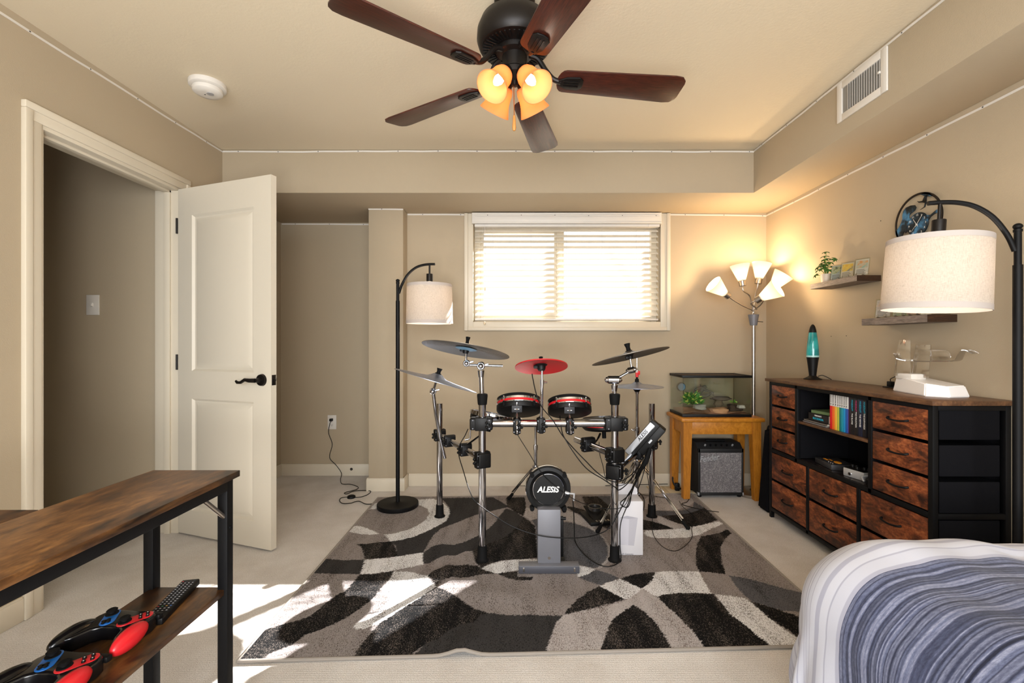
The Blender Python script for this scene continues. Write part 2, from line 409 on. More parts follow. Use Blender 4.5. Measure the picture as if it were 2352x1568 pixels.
b.cyl(dl(DW+.002, hzl, -TH/2), dl(DW+.013, hzl, -TH/2+.003), .008, .006, 14)
b.build('latch_plate', bronze, door)
b = MB()
for zz in (.2, 1.0, 1.8): b.cyl(dl(-.004, zz-.045, .004), dl(-.004, zz+.045, .004), .006, n=12)
b.build('hinge', bronze, door)
# window: casing (trim), frame and glass
b = MB()
OX0, OX1, OZ0, OZ1 = -.405, 1.211, 1.222, 2.143
for lo, hi in (((OX0+.005, OZ0+.005), (WX0, OZ1)), ((WX1, OZ0+.005), (OX1-.005, OZ1)), ((WX0, OZ0+.005), (WX1, WZ0))):
    b.box((lo[0], YB-.014, lo[1]), (hi[0], YB+.006, hi[1]), bev=.002)
for lo, hi in (((OX0, OZ0), (OX0+.028, OZ1)), ((OX1-.028, OZ0), (OX1, OZ1)), ((OX0+.028, OZ0), (OX1-.028, OZ0+.028))):
    b.box((lo[0], YB-.026, lo[1]), (hi[0], YB+.006, hi[1]), bev=.004)
b.box((WX0, YB-.014, WZ1), (WX1, YB+.001, OZ1), bev=.002)
struct(b.build('trim_3', trimw))
win = bpy.data.objects.new('window_1', None); COL.objects.link(win); win.location = (.4, YB+.11, WZ0); struct(win)
b = MB()
fy0, fy1 = YB+.09, YB+.14
for lo, hi in (((WX0, WZ0), (WX0+.045, WZ1)), ((WX1-.045, WZ0), (WX1, WZ1)), ((WX0+.045, WZ0), (WX1-.045, WZ0+.045)), ((WX0+.045, WZ1-.045), (WX1-.045, WZ1)), ((.33, WZ0+.045), (.375, WZ1-.045))):
    b.box((lo[0], fy0, lo[1]), (hi[0], fy1, hi[1]), bev=.004)
for lo, hi in (((WX0+.045, WZ0+.045), (WX0+.075, WZ1-.045)), ((.375, WZ0+.045), (.39, WZ1-.045)), ((.31, WZ0+.045), (.33, WZ1-.045)), ((WX0+.075, WZ0+.045), (.31, WZ0+.07)), ((WX0+.075, WZ1-.07), (.31, WZ1-.045))):
    b.box((lo[0], fy0+.01, lo[1]), (hi[0], fy1-.012, hi[1]), bev=.002)
b.build('window_frame', trimw, win)
b = MB(); b.box((WX0+.04, YB+.118, WZ0+.04), (WX1-.04, YB+.121, WZ1-.04)); b.build('window_pane', pane_glass, win, smooth=0)
# outside: ground, eave and fence
conc = M('dull earth', '5c564c', .9, nscale=40, nstr=.3)
b = MB(); b.box((-6, 4.05, .3), (9, 12, .5)); b.box((PX1+.05, YB+.145, .3), (9, 4.05, .5)); struct(b.build('ground', conc, smooth=0))
b = MB(); b.box((-.8, YB+.145, 2.5), (3.6, YB+.67, 2.62)); b.box((-.8, YB+.61, 2.44), (3.6, YB+.67, 2.64)); struct(b.build('trim_4', trimw, smooth=0))
b = MB()
for i in range(40): b.box((-4+i*.25, 8.0, .5), (-4+i*.25+.248, 8.03, 2.35))
b.box((-4, 8.03, .9), (6, 8.07, 1.0)); b.box((-4, 8.03, 2.0), (6, 8.07, 2.1))
tag(b.build('fence', M('weathered fence board', 'f0eeea', .85, nscale=30, var=.05), smooth=0), 'pale board fence seen faintly through the window blinds', 'fence')
# added unseen tree, its branches placed to break up the sunbeam
tr = thing('added_tree', (1.55, 5.1, .5), 'added unseen tree outside the window that breaks up the sunbeam', 'tree')
bark = M('tree bark', '6b5a48', .9, nscale=60, nstr=.5); leafm = M('tree leaves', '5c7a3c', .7, var=.3)
b = MB(); b.tube([(3.1, 5.7, .5), (3.12, 5.75, 1.6), (3.05, 5.7, 2.6), (3.1, 5.75, 3.6)], [.04, .035, .025, .012], 10, smooth=5)
for (a, c, r_) in (((3.1, 5.72, 1.9), (1.5, 5.0, 2.75), .012), ((3.08, 5.7, 2.3), (1.2, 5.1, 3.05), .01), ((3.05, 5.7, 2.6), (1.9, 5.3, 3.6), .012), ((3.06, 5.7, 2.8), (2.2, 5.2, 3.9), .01)):
    b.tube([a, (Vector(a)+Vector(c))/2+Vector((0, 0, .1)), c], [r_, r_*.7, r_*.4], 6, smooth=4)
tag(tr, None).location = (3.1, 5.7, .5)
b.build('trunk', bark, tr)

# ------------------------------------------------------------------ window blind
bl = thing('window_blind', (.4, YB+.03, WZ0), 'white horizontal slat blind lowered over the back wall window', 'blind')
BX0, BX1 = WX0+.012, WX1-.012
b = MB(); p0, p1 = P(1084, 489, 3.55), P(1519, 514, 3.55)
b.box((p0.x, YB-.045, p1.z), (p1.x, YB-.03, p0.z), bev=.003); b.box((p0.x, YB-.05, p0.z-.015), (p1.x, YB-.03, p0.z), bev=.003); b.box((p0.x, YB-.05, p1.z), (p1.x, YB-.03, p1.z+.012), bev=.003)
b.box((p0.x, YB-.04, p1.z), (p0.x+.012, YB-.014, p0.z)); b.box((p1.x-.012, YB-.04, p1.z), (p1.x, YB-.014, p0.z))
b.box((BX0, YB-.028, 2.035), (BX1, YB+.03, 2.08))
b.build('valance', white, bl)
b = MB(); yc = YB+.03; pitch = .0442; ztop = 2.018
tilt = R(-33)
nsl = 16
for i in range(nsl):
    z = ztop-i*pitch; t_ = bmesh.new(); pr = []
    for k in range(7):
        a = (k/6-.5)*.05; pr.append((a, .0022*math.cos(a/.025*1.4)))
    poly = [(y, z_+.0014) for y, z_ in pr]+[(y, z_-.0014) for y, z_ in pr[::-1]]
    va = [t_.verts.new((BX0, y, q)) for y, q in poly]; vb = [t_.verts.new((BX1, y, q)) for y, q in poly]
    t_.faces.new(va); t_.faces.new(vb[::-1])
    for k in range(len(poly)): t_.faces.new((va[k], vb[k], vb[(k+1) % len(poly)], va[(k+1) % len(poly)]))
    bmesh.ops.recalc_face_normals(t_, faces=t_.faces)
    b._add(t_, 0, Matrix.Translation((0, yc, z)) @ Matrix.Rotation(-tilt, 4, 'X'))
b.build('slats', slatm, bl)
zb_ = ztop-nsl*pitch
b = MB(); b.box((BX0, yc-.025, zb_-.008), (BX1, yc+.025, zb_+.008), bev=.004); b.build('bottom_rail', white, bl)
b = MB()
for x in (-.26, -.18, .12, .4, .68, .95, 1.02):
    b.tube([(x, yc-.026, 2.04), (x, yc-.026, zb_)], .0009, 5)
b.build('ladder_cord', white, bl)
for (u_, v0, v1) in ((1114, 514, 660), (1113, 514, 738), (1491, 514, 590)):
    b = MB(); a = P(u_, v0, YB-.03); c = P(u_, v1, YB-.03); b.tube([a, c], .001, 5)
    cd = b.build('pull_cord', white, bl)
    b = MB(); b.lathe([(0, 0), (.007, -.002), (.008, -.014), (.005, -.026), (0, -.028)], Matrix.Translation(c), 14); b.build('tassel', M('blind tassel', 'd8c6a8', .5), cd)

# ------------------------------------------------------------------ wall and ceiling fittings
def led(name, pts, nrm, label, per=.13):
    b = MB(); rnd = random.Random(len(pts)+3); out = []
    for a, c in zip(pts, pts[1:]):
        a = Vector(a); c = Vector(c); n = max(1, int((c-a).length/per))
        for k in range(n):
            p = a.lerp(c, k/n); out.append(p+Vector((0, 0, rnd.uniform(-.0025, .0025))))
    out.append(Vector(pts[-1]))
    t_ = bmesh.new()
    for i, (a, c) in enumerate(zip(out, out[1:])):
        d = (c-a).normalized(); n_ = nrm(a.lerp(c, .5)); up = n_.cross(d).normalized()*.005
        th = n_*.0025; n0 = n_*.0004
        vs_ = [t_.verts.new(q) for q in (a-up+n0, c-up+n0, c+up+n0, a+up+n0, a-up+th, c-up+th, c+up+th, a+up+th)]
        for f in ((0, 1, 2, 3), (4, 5, 6, 7), (0, 1, 5, 4), (2, 3, 7, 6), (0, 3, 7, 4), (1, 2, 6, 5)): t_.faces.new([vs_[q] for q in f])
        if i % 2 == 0:
            m_ = c-d*.03+n_*.0026
            e = [t_.verts.new(m_+d*sx*.003+up*sy*.5+n_*.0006) for sx, sy in ((-1, -1), (1, -1), (1, 1), (-1, 1))]
            t_.faces.new(e).material_index = 1
    bmesh.ops.recalc_face_normals(t_, faces=t_.faces)
    for f in t_.faces:
        pass
    me = bpy.data.meshes.new('t'); t_.to_mesh(me); t_.free(); b.b.from_mesh(me)
    return tag(b.build(name, [white, blackp], smooth=0), label, 'light strip')
zt = ZC-.014
def n_top(p): return Vector((1, 0, 0)) if p.x < XL+.01 and p.y < YS-.001 else (Vector((-1, 0, 0)) if p.x > XS-.01 else Vector((0, -1, 0)))
led('led_light_strip', [(XL, -1.2, zt-.02), (XL, 1.5, zt-.03), (XL, YS, zt)], lambda p: Vector((1, 0, 0)), 'thin white light strip along the left wall just under the ceiling')
led('led_light_strip', [(XL+.003, YS, zt), (-.5, YS, zt+.004), (XS, YS, zt)], lambda p: Vector((0, -1, 0)), 'thin white light strip across the front of the back soffit under the ceiling')
led('led_light_strip', [(XS, YS-.003, zt), (XS, 1.2, zt-.006), (XS, -1, zt)], lambda p: Vector((-1, 0, 0)), 'thin white light strip above the air vent along the right soffit')
z2 = ZS-.014
led('led_light_strip', [(XL+.01, YA, z2+.004), (PX0, YA, z2-.002)], lambda p: Vector((0, -1, 0)), 'short white light strip at the top of the alcove wall behind the door')
led('led_light_strip', [(PX0, YP, ZS-.004), (PX1, YP, ZS-.006)], lambda p: Vector((0, -1, 0)), 'short white light strip across the top of the pillar')
led('led_light_strip', [(PX1+.003, YB, z2+.004), (OX0, YB, z2+.003)], lambda p: Vector((0, -1, 0)), 'white light strip between the pillar and the window')
led('led_light_strip', [(P(1090, 492, YB-.055).x, YB-.0505, P(1090, 494, YB-.055).z), (P(1516, 497, YB-.055).x, YB-.0505, P(1516, 495, YB-.055).z)], lambda p: Vector((0, -1, 0)), 'white light strip stuck along the window blind valance')
led('led_light_strip', [(OX1, YB, z2+.003), (XR, YB, z2-.006)], lambda p: Vector((0, -1, 0)), 'white light strip between the window and the right corner')
led('led_light_strip', [(XR, YB-.003, z2-.006), (XR, 1.5, z2-.016), (XR, -.5, z2)], lambda p: Vector((-1, 0, 0)), 'white light strip along the right wall above the shelves')

sd = thing('smoke_detector', (-1.565, 2.31, ZC), 'round white smoke detector on the ceiling near the door', 'smoke detector')
o0 = Matrix.Translation((-1.565, 2.31, ZC))
b = MB(); b.lathe([(0, 0), (.082, 0), (.084, -.006), (.082, -.022), (.076, -.026), (.06, -.027)], o0, 48); b.build('base', white, sd)
b = MB(); b.lathe([(.06, -.024), (.066, -.028), (.068, -.034), (.066, -.046), (.055, -.055), (.03, -.058), (0, -.058)], o0, 48); b.build('cover', white, sd)
b = MB(); b.lathe([(.016, -.0575), (.016, -.060), (0, -.0605)], Matrix.Translation((-1.545, 2.30, ZC)), 20); b.build('test_button', silverm, sd)
b = MB(); b.cyl((-1.575, 2.305, ZC-.0575), (-1.575, 2.305, ZC-.0595), .003, n=8); b.build('indicator_light', blackp, sd)

# ceiling / wall air vent on right soffit
vt = thing('air_vent', (XS, 2.13, 2.31), 'white rectangular air vent with vertical louvres on the right soffit', 'vent')
vy0, vy1, vz0, vz1 = 1.978, 2.285, 2.222, 2.415
b = MB()
for lo, hi in (((vy0, vz0), (vy0+.034, vz1)), ((vy1-.034, vz0), (vy1, vz1)), ((vy0+.034, vz0), (vy1-.034, vz0+.034)), ((vy0+.034, vz1-.034), (vy1-.034, vz1))):
    b.box((XS-.009, lo[0], lo[1]), (XS-.0005, hi[0], hi[1]), bev=.002)
b.build('frame', white, vt)
b = MB(); b.box((XS-.002, vy0+.03, vz0+.03), (XS-.0006, vy1-.03, vz1-.03)); b.build('backing', M('vent shadow grey', '8a867f', .8), vt)
for i in range(14):
    y = vy0+.042+i*.0148
    b = MB(); b.box((-.0006, -.0062, vz0+.035), (.0006, .0062, vz1-.035), mat=Matrix.Translation((XS-.006, y, 0)) @ Matrix.Rotation(R(-35), 4, 'Z')); b.build('louvre', white, vt)
b = MB(); b.box((XS-.016, vy0+.032, 2.315), (XS-.006, vy0+.042, 2.325), bev=.001); b.build('lever', white, vt)

# switch and outlets
sw = thing('light_switch', P(213, 700, 2.72), 'cream toggle light switch on the hallway wall seen through the doorway', 'light switch')
c = P(213, 700, DY1+.015)
b = MB(); b.box((c.x-.038, DY1+.0135, c.z-.06), (c.x+.038, DY1+.0195, c.z+.06), bev=.002); b.build('plate', white, sw)
b = MB(); b.box((-.005, -.012, -.01), (.005, .004, .01), mat=Matrix.Translation((c.x, DY1+.0135, c.z)) @ Matrix.Rotation(R(-20), 4, 'X'), bev=.001); b.build('toggle', white, sw)
def outlet(loc, face, label):
    c = Vector(loc); ot = thing('wall_outlet', c, label, 'outlet')
    m = fmat(c, face[0], (0, 0, 1))
    b = MB(); b.box((-.037, -.06, 0), (.037, .06, .006), mat=m, bev=.002); b.build('plate', white, ot)
    for s in (-1, 1):
        b = MB(); b.prism([(.016*math.cos(a), .013*math.sin(a)+s*.024) for a in [2*math.pi*k/20 for k in range(20)]], .005, .0085, m)
        r = b.build('receptacle', white, ot)
        b = MB(); b.box((-.007, s*.024-.002, .0085), (-.005, s*.024+.006, .0088), mat=m); b.box((.005, s*.024-.002, .0085), (.007, s*.024+.006, .0088), mat=m); b.cyl(m @ Vector((0, s*.024-.007, .008)), m @ Vector((0, s*.024-.007, .0088)), .0025, n=10)
        b.build('slot', blackp, r)
    return ot
oc = P(763, 969, YA); outlet((oc.x, YA-.0005, oc.z), [(1, 0, 0)], 'white wall outlet with a black plug on the alcove wall')
cj = thing('cable_jack', P(807, 1077, YA-.013), 'small black cable jack in the alcove baseboard', 'cable jack')
c = P(807, 1077, YA-.014); b = MB(); b.cyl((c.x, YA-.0135, c.z), (c.x, YA-.017, c.z), .011, n=20); b.build('ring', blackp, cj)
b = MB(); b.cyl((c.x, YA-.016, c.z), (c.x, YA-.024, c.z), .0045, n=12); b.build('connector', steel, cj)

# ------------------------------------------------------------------ ceiling fan
FY = 1.74
fan = thing('ceiling_fan', (0, FY, ZC), 'bronze ceiling fan with five dark wood blades and four lit glass shades', 'ceiling fan')
FM = Matrix.Translation((-.005, FY, 0))
b = MB(); b.lathe([(0, ZC), (.075, ZC), (.078, ZC-.012), (.06, ZC-.04), (.035, ZC-.055), (.028, ZC-.08), (.028, ZC-.1)], FM, 40); b.build('canopy', bronze, fan)
b = MB(); b.lathe([(.03, 2.375), (.06, 2.375), (.1, 2.368), (.128, 2.345), (.142, 2.31), (.144, 2.275), (.136, 2.25), (.13, 2.244), (.06, 2.238), (0, 2.238)], FM, 56)
ht = b.build('motor_housing', bronze, fan)
b = MB()
for k in range(44):
    a = 2*math.pi*k/44
    b.box((.078, -.0028, 2.2385), (.122, .0028, 2.2425), mat=FM @ Matrix.Rotation(a, 4, 'Z') @ Matrix.Translation((0, 0, -.003)))
b.build('vent_slots', blackp, ht)
b = MB(); b.lathe([(.0, 2.24), (.07, 2.24), (.068, 2.222), (.048, 2.215), (.046, 2.165), (.052, 2.158), (.05, 2.14), (.03, 2.128), (.014, 2.12), (.012, 2.105), (0, 2.102)], FM, 40); b.build('light_fitter', bronze, fan)
BR, BZ = .672, 2.137
for k in range(5):
    a = R((7.5, 76, 147, 216.5, 291)[k])
    m = FM @ Matrix.Rotation(a, 4, 'Z') @ Matrix.Translation((0, 0, BZ)) @ Matrix.Rotation(R(-11), 4, 'X')
    x0, x1, w0, w1 = .165, BR, .054, .07
    pl = []
    for q in range(9): an = math.pi/2+math.pi*q/8; pl.append((x0+.03+.03*math.cos(an), w0*math.sin(an)))
    pl += [(x1-.05, -w1), (x1-.02, -w1+.004), (x1-.004, -w1+.02), (x1, -w1+.035), (x1, w1-.035), (x1-.004, w1-.02), (x1-.02, w1-.004), (x1-.05, w1)]
    b = MB(); b.prism(pl, -.003, .003, m, bev=.001); bo = b.build('blade', blade_wood, fan, keep=False)
    # orient grain with blade: rebuild local frame
    mw = m.to_3x3().to_4x4(); bo.data.transform(mw.inverted()); bo.rotation_euler = mw.to_euler()
    b = MB(); m2 = FM @ Matrix.Rotation(a, 4, 'Z')
    b.tube([m2 @ Vector(q) for q in ((.06, 0, 2.226), (.09, 0, 2.215), (.12, 0, 2.175), (.15, 0, 2.143), (.18, 0, 2.134))], [.012, .011, .010, .010, .010], 10, smooth=4)
    b.prism([(.17, -.012), (.2, -.028), (.25, -.032), (.265, -.02), (.268, 0), (.265, .02), (.25, .032), (.2, .028), (.17, .012)], -.010, -.0035, m, bev=.002)
    for yy in (-.012, 0, .012): b.box((.19, yy-.002, -.0125), (.25, yy+.002, -.0095), mat=m)
    b.build('blade_arm', bronze, fan)
for az in (-42, 42, 138, -138):
    a = R(az); s_, c_ = math.sin(R(40)), math.cos(R(40))
    d = Vector((math.sin(a)*s_, -math.cos(a)*s_, -c_)); o_ = Vector((-.005+math.sin(a)*.042, FY-math.cos(a)*.042, 2.145))
    m = frame(o_, d)
    b = MB(); b.lathe([(0, -.01), (.02, -.008), (.027, .006), (.027, .03), (.02, .032)], m, 24); b.build('socket_cup', bronze, fan)
    b = MB(); prof = [(.024, .018), (.034, .026), (.040, .045), (.041, .065), (.045, .085), (.053, .105), (.062, .125)]
    b.lathe(prof+[(r-.0025, z) for r, z in prof[::-1]], m, 40, close=True); sh = b.build('lamp_shade', amber, fan)
    b = MB(); b.lathe([(0, .03), (.009, .032), (.011, .045), (.017, .06), (.018, .072), (.013, .09), (.005, .103), (0, .108)], m, 20); b.build('light_bulb', bulbm, sh)
    add_light('fan_bulb_light', 'POINT', m @ Vector((0, 0, .118)), .27, (1, .84, .68), shadow_soft_size=.02)
b = MB(); b.tube([P(1180, 180, FY), P(1181, 266, FY)], .0012, 6)
for k in range(44):
    p = P(1180, 180, FY).lerp(P(1181, 266, FY), k/43); b.sphere(p, .0019, n=6)
pc = b.build('pull_chain', brass, fan)
b = MB(); b.lathe([(0, 0), (.004, -.001), (.005, -.008), (.0062, -.03), (.0075, -.048), (.005, -.058), (0, -.061)], Matrix.Translation(P(1181, 265, FY)), 18); b.build('wooden_pull', M('turned wood pull', 'b9803f', .4), pc)

# ------------------------------------------------------------------ rug
def build_rug():
    S = 3.734
    def A(pts): return [(540+x/S, 1120+y/S) for x, y in pts]
    def B(pts): return [(940+x/S, 1120+y/S) for x, y in pts]
    def C(pts): return [(1340+x/S, 1120+y/S) for x, y in pts]
    K, D, Gy, T, L, Wt = 0, 1, 2, 3, 4, 5
    regs = [
     (Wt, A([(1200,130),(1560,100),(1550,150),(1230,180),(1150,185)])),
     (Wt, A([(1560,100),(1700,92),(1790,130),(1835,180),(1840,230),(1815,280),(1740,325),(1640,375),(1530,420),(1430,445),(1330,460),(1280,400),(1370,390),(1480,360),(1570,320),(1640,270),(1668,220),(1650,180),(1600,155),(1540,140)])),
     (Wt, A([(1000,330),(1060,325),(1130,345),(1190,370),(1240,395),(1170,402),(1090,398),(1020,385),(960,370)])),
     (D, B([(-165,460),(-64,445),(36,420),(146,375),(246,325),(320,280),(348,215),(340,165),(296,110),(235,90),(720,80),(830,145),(845,165),(740,190),(560,235),(400,300),(270,350),(210,400),(160,480),(125,550),(40,572),(-100,595),(-102,560),(-115,500)])),
     (K, A([(1040,480),(1130,480),(1210,468),(1330,460),(1370,500),(1392,560),(1390,590),(1250,605),(1115,612),(1100,560),(1085,510)])),
     (D, A([(740,605),(820,610),(920,620),(1110,615),(1105,660),(1070,740),(940,738),(780,735),(620,730),(690,660)])),
     (Wt, A([(1110,618),(1250,605),(1390,590),(1500,570),(1612,555),(1615,655),(1450,690),(1340,712),(1200,735),(1075,740),(1090,690)])),
     (D, B([(120,560),(190,505),(270,480),(380,490),(470,465),(580,415),(680,350),(740,290),(780,235),(830,175),(900,200),(985,255),(940,320),(880,380),(800,430),(700,470),(600,510),(540,540),(480,545),(400,580),(300,580),(230,610),(170,650),(125,650),(115,600)])),
     (K, B([(980,250),(1040,290),(1080,330),(1100,600),(980,610),(800,620),(690,650),(620,690),(570,640),(555,590),(540,535),(600,510),(700,470),(800,430),(880,380),(940,320)])),
     (K, B([(830,85),(990,80),(1000,140),(1000,190),(975,240),(900,200),(840,165)])),
     (Gy, B([(1050,275),(1100,265),(1300,290),(1400,300),(1520,340),(1600,375),(1660,430),(1700,500),(1700,580),(1670,640),(1600,690),(1500,670),(1400,645),(1290,630),(1100,610),(1085,330)])),
     (L, C([(0,290),(60,320),(110,370),(180,430),(230,500),(235,600),(160,680),(110,700),(170,650),(210,590),(215,520),(190,450),(140,400),(60,350),(0,310)])),
     (L, B([(1000,170),(1090,180),(1300,170),(1500,250),(1600,340),(1500,330),(1400,290),(1290,280),(1100,260),(1040,280),(985,240)])),
     (Wt, B([(620,690),(690,655),(800,625),(980,610),(1100,612),(1290,630),(1400,650),(1500,675),(1600,695),(1550,730),(1450,770),(1440,705),(1290,705),(1100,705),(930,705),(850,720),(750,735),(680,730)])),
     (K, B([(280,690),(330,665),(400,680),(500,665),(580,670),(640,700),(740,735),(620,740),(520,765),(440,775),(380,765),(290,790),(235,850),(200,800),(160,770),(200,730)])),
     (K, B([(750,735),(850,720),(930,715),(930,760),(1060,765),(1050,790),(940,795),(850,775)])),
     (K, B([(235,850),(300,880),(400,930),(480,990),(560,1040),(680,1075),(600,1100),(560,1170),(440,1180),(330,1230),(260,1290),(130,1340),(0,1450),(-100,1460),(-490,1470),(-440,1380),(-370,1290),(-280,1190),(-160,1080),(-20,990),(100,910)])),
     (D, B([(680,1075),(860,1095),(1050,1095),(1200,1100),(1310,1100),(1260,1160),(1220,1260),(1190,1340),(1165,1450),(0,1480),(130,1340),(260,1290),(330,1230),(440,1180),(560,1170),(600,1100)])),
     (K, B([(1630,845),(1720,880),(1850,960),(1750,990),(1600,1030),(1480,1060),(1330,1090),(1370,1040),(1440,970),(1530,900)])),
     (Gy, B([(1605,700),(1700,730),(1800,775),(1700,810),(1640,838),(1560,810),(1450,770),(1550,730)])),
     (Wt, C([(310,780),(400,820),(500,865),(460,910),(390,960),(350,955),(230,895),(145,845),(200,815)])),
     (L, C([(-180,1100),(0,1055),(130,1035),(260,1000),(360,965),(400,950),(500,865),(540,890),(600,930),(640,935),(700,1000),(800,1090),(900,1190),(990,1290),(1060,1420),(770,1420),(700,1270),(620,1160),(530,1060),(430,1005),(340,1060),(250,1130),(200,1250),(140,1430),(-330,1430),(-270,1260),(-235,1160)])),
     (K, C([(430,1005),(530,1065),(620,1160),(700,1270),(790,1430),(140,1430),(190,1260),(250,1130),(340,1060)])),
     (K, C([(320,775),(420,745),(530,728),(625,722),(590,790),(540,840),(500,865),(400,820)])),
     (Wt, C([(625,722),(720,715),(860,715),(990,718),(1030,790),(1060,850),(1095,905),(960,900),(800,903),(700,915),(630,935),(560,900),(505,865),(545,840),(590,790)])),
     (K, C([(630,935),(700,915),(800,903),(960,900),(1115,912),(1180,980),(1260,1080),(1400,1190),(1500,1270),(1700,1430),(1080,1430),(990,1290),(900,1190),(800,1090),(700,1000)])),
     (Wt, C([(1130,912),(1250,925),(1380,945),(1450,990),(1530,1060),(1620,1140),(1700,1200),(1860,1300),(2000,1430),(1720,1430),(1500,1270),(1400,1190),(1260,1080),(1180,980)])),
     (Gy, C([(1245,750),(1400,775),(1600,830),(1790,880),(1900,900),(2300,1100),(1700,1050),(1560,1010),(1440,970),(1370,910),(1300,830)])),
     (K, C([(1430,970),(1560,1010),(1720,1060),(1900,1120),(2300,1300),(2300,1430),(2000,1430),(1760,1220),(1620,1135),(1530,1060)])),
     (K, C([(1010,415),(1080,405),(1170,385),(1235,355),(1270,390),(1210,440),(1180,500),(1180,580),(1190,640),(1220,740),(1100,725),(990,715),(965,650),(965,560),(975,480)])),
     (Wt, C([(530,365),(640,362),(780,355),(930,335),(1050,310),(1160,285),(1200,310),(1110,345),(1000,400),(900,425),(750,430),(620,430),(545,415),(520,390)])),
     (K, C([(500,270),(600,290),(700,320),(780,350),(640,360),(500,360)])),
     (K, C([(660,240),(760,235),(860,225),(950,200),(1040,170),(1150,275),(1050,310),(930,335),(830,310),(730,275)])),
     (L, C([(620,240),(660,245),(730,275),(830,310),(930,335),(780,352),(700,320),(640,290)])),
     (Gy, C([(620,195),(760,200),(880,190),(940,160),(950,120),(1040,170),(950,205),(860,225),(760,235),(660,240),(600,230)])),
     (L, C([(600,50),(780,48),(860,70),(930,90),(950,120),(900,160),(800,190),(620,195),(520,180),(520,100)])),
     (K, C([(-10,75),(120,72),(170,110),(250,180),(200,200),(100,190),(20,150)])),
     (K, C([(0,185),(-100,160),(-150,160),(-80,210),(0,240),(80,290),(200,350),(240,350),(240,240),(100,235)])),
     (Gy, C([(120,72),(240,72),(240,170),(180,120)])),
     (K, A([(1070,740),(1200,738),(1360,712),(1330,770),(1260,850),(1240,870),(1080,885),(900,925),(960,870),(1020,800)])),
     (K, A([(900,900),(1080,885),(1250,868),(1180,950),(1080,1030),(960,1110),(840,1170),(700,1230),(600,1260),(550,1220),(560,1150),(640,1100),(720,1040),(800,970)])),
     (K, A([(80,1280),(250,1220),(400,1170),(560,1130),(640,1100),(600,1260),(500,1340),(400,1380),(300,1420),(180,1500),(-20,1510),(-20,1380)])),
     (Wt, A([(1360,715),(1500,720),(1650,770),(1690,810),(1725,850),(1600,930),(1470,1010),(1350,1090),(1230,1170),(1100,1210),(1030,1210),(1010,1190),(1100,1120),(1230,1060),(1300,980),(1310,930),(1250,870),(1330,780)])),
    ]
    nx, ny = 460, 350
    BL, BRc, FR, FL = [Vector(q) for q in ((-.995, 3.285), (1.305, 3.375), (1.27, 1.682), (-.975, 1.595))]
    s = np.linspace(0, 1, nx)[None, :]; t_ = np.linspace(0, 1, ny)[:, None]
    def bil(i): return (1-t_)*((1-s)*FL[i]+s*FR[i])+t_*((1-s)*BL[i]+s*BRc[i])
    X, Y = bil(0), bil(1); Z = np.full_like(X, .011)
    # pattern lookup with a little pile jitter
    rs = np.random.RandomState(3); jx = rs.normal(0, .0022, X.shape); jy = rs.normal(0, .0022, X.shape)
    Xj, Yj = X+jx, Y+jy
    U = VX+F*Xj/Yj; V = VY+F*(H-.011)/Yj
    cl = np.full(X.shape, T)
    for c, poly in regs:
        inside = np.zeros(X.shape, bool); n = len(poly)
        for i in range(n):
            x1, y1 = poly[i]; x2, y2 = poly[(i+1) % n]
            if y1 == y2: continue
            cond = ((y1 > V) != (y2 > V)) & (U < (x2-x1)*(V-y1)/(y2-y1)+x1)
            inside ^= cond
        cl[inside] = c
    # ripples
    def ridge(cx, cy, ang, ln, wd, h):
        ca, sa = math.cos(ang), math.sin(ang); a = (X-cx)*ca+(Y-cy)*sa; c = -(X-cx)*sa+(Y-cy)*ca
        return h*np.exp(-(a/ln)**2-(c/wd)**2)
    Z = Z+ridge(-.19, 1.66, R(80), .13, .05, .022)+ridge(-.36, 2.2, R(35), .14, .05, .012)+ridge(-.1, 2.02, R(-10), .22, .07, .008)+ridge(.25, 1.95, R(15), .25, .08, .006)
    colt = [lin(x) for x in ('09090b', '424040', '67676c', 'a39b99', 'c9c3c2', 'fbfbfd')]
    flk = [lin(x) for x in ('6e655f', '171516', '2a2a2c', '5a504b', '81756f', '6a6461')]
    me = bpy.data.meshes.new('pile')
    vs_ = np.stack([X, Y, Z], -1).reshape(-1, 3); vs_c = vs_.copy()
    idx = np.arange(nx*ny).reshape(ny, nx)
    fc = np.stack([idx[:-1, :-1], idx[:-1, 1:], idx[1:, 1:], idx[1:, :-1]], -1).reshape(-1, 4)
    me.from_pydata(vs_c.tolist(), [], fc.tolist())
    for nm, tab in (('pattern', colt), ('fleck', flk)):
        at = me.color_attributes.new(nm, 'FLOAT_COLOR', 'POINT'); at.data.foreach_set('color', np.array(tab)[cl.ravel()].ravel())
    m, nt, bs = newmat('shag rug pile'); bs.inputs['Roughness'].default_value = .9; bs.inputs['Specular IOR Level'].default_value = .15
    a = N(nt, 'ShaderNodeVertexColor', layer_name='pattern'); f = N(nt, 'ShaderNodeVertexColor', layer_name='fleck')
    n1 = noise(nt, coords(nt, 'Object', (1.9, .6, 1)), 170, 5, .75); n2 = noise(nt, coords(nt, 'Object', (3, .6, 1)), 5, 3, .6)
    mul = N(nt, 'ShaderNodeMath', operation='MULTIPLY_ADD'); nt.links.new(n2.outputs['Fac'], mul.inputs[0]); mul.inputs[1].default_value = .28
    nt.links.new(n1.outputs['Fac'], mul.inputs[2])
    r = ramp(nt, mul.outputs[0], [(.67, '000000'), (.73, 'ffffff')])
    mx = N(nt, 'ShaderNodeMix', data_type='RGBA'); nt.links.new(r.outputs[0], mx.inputs['Factor']); nt.links.new(a.outputs[0], mx.inputs['A']); nt.links.new(f.outputs[0], mx.inputs['B'])
    n3 = noise(nt, coords(nt), 400, 3); r3 = ramp(nt, n3.outputs['Fac'], [(.3, 'b8b8b8'), (.6, 'ffffff')])
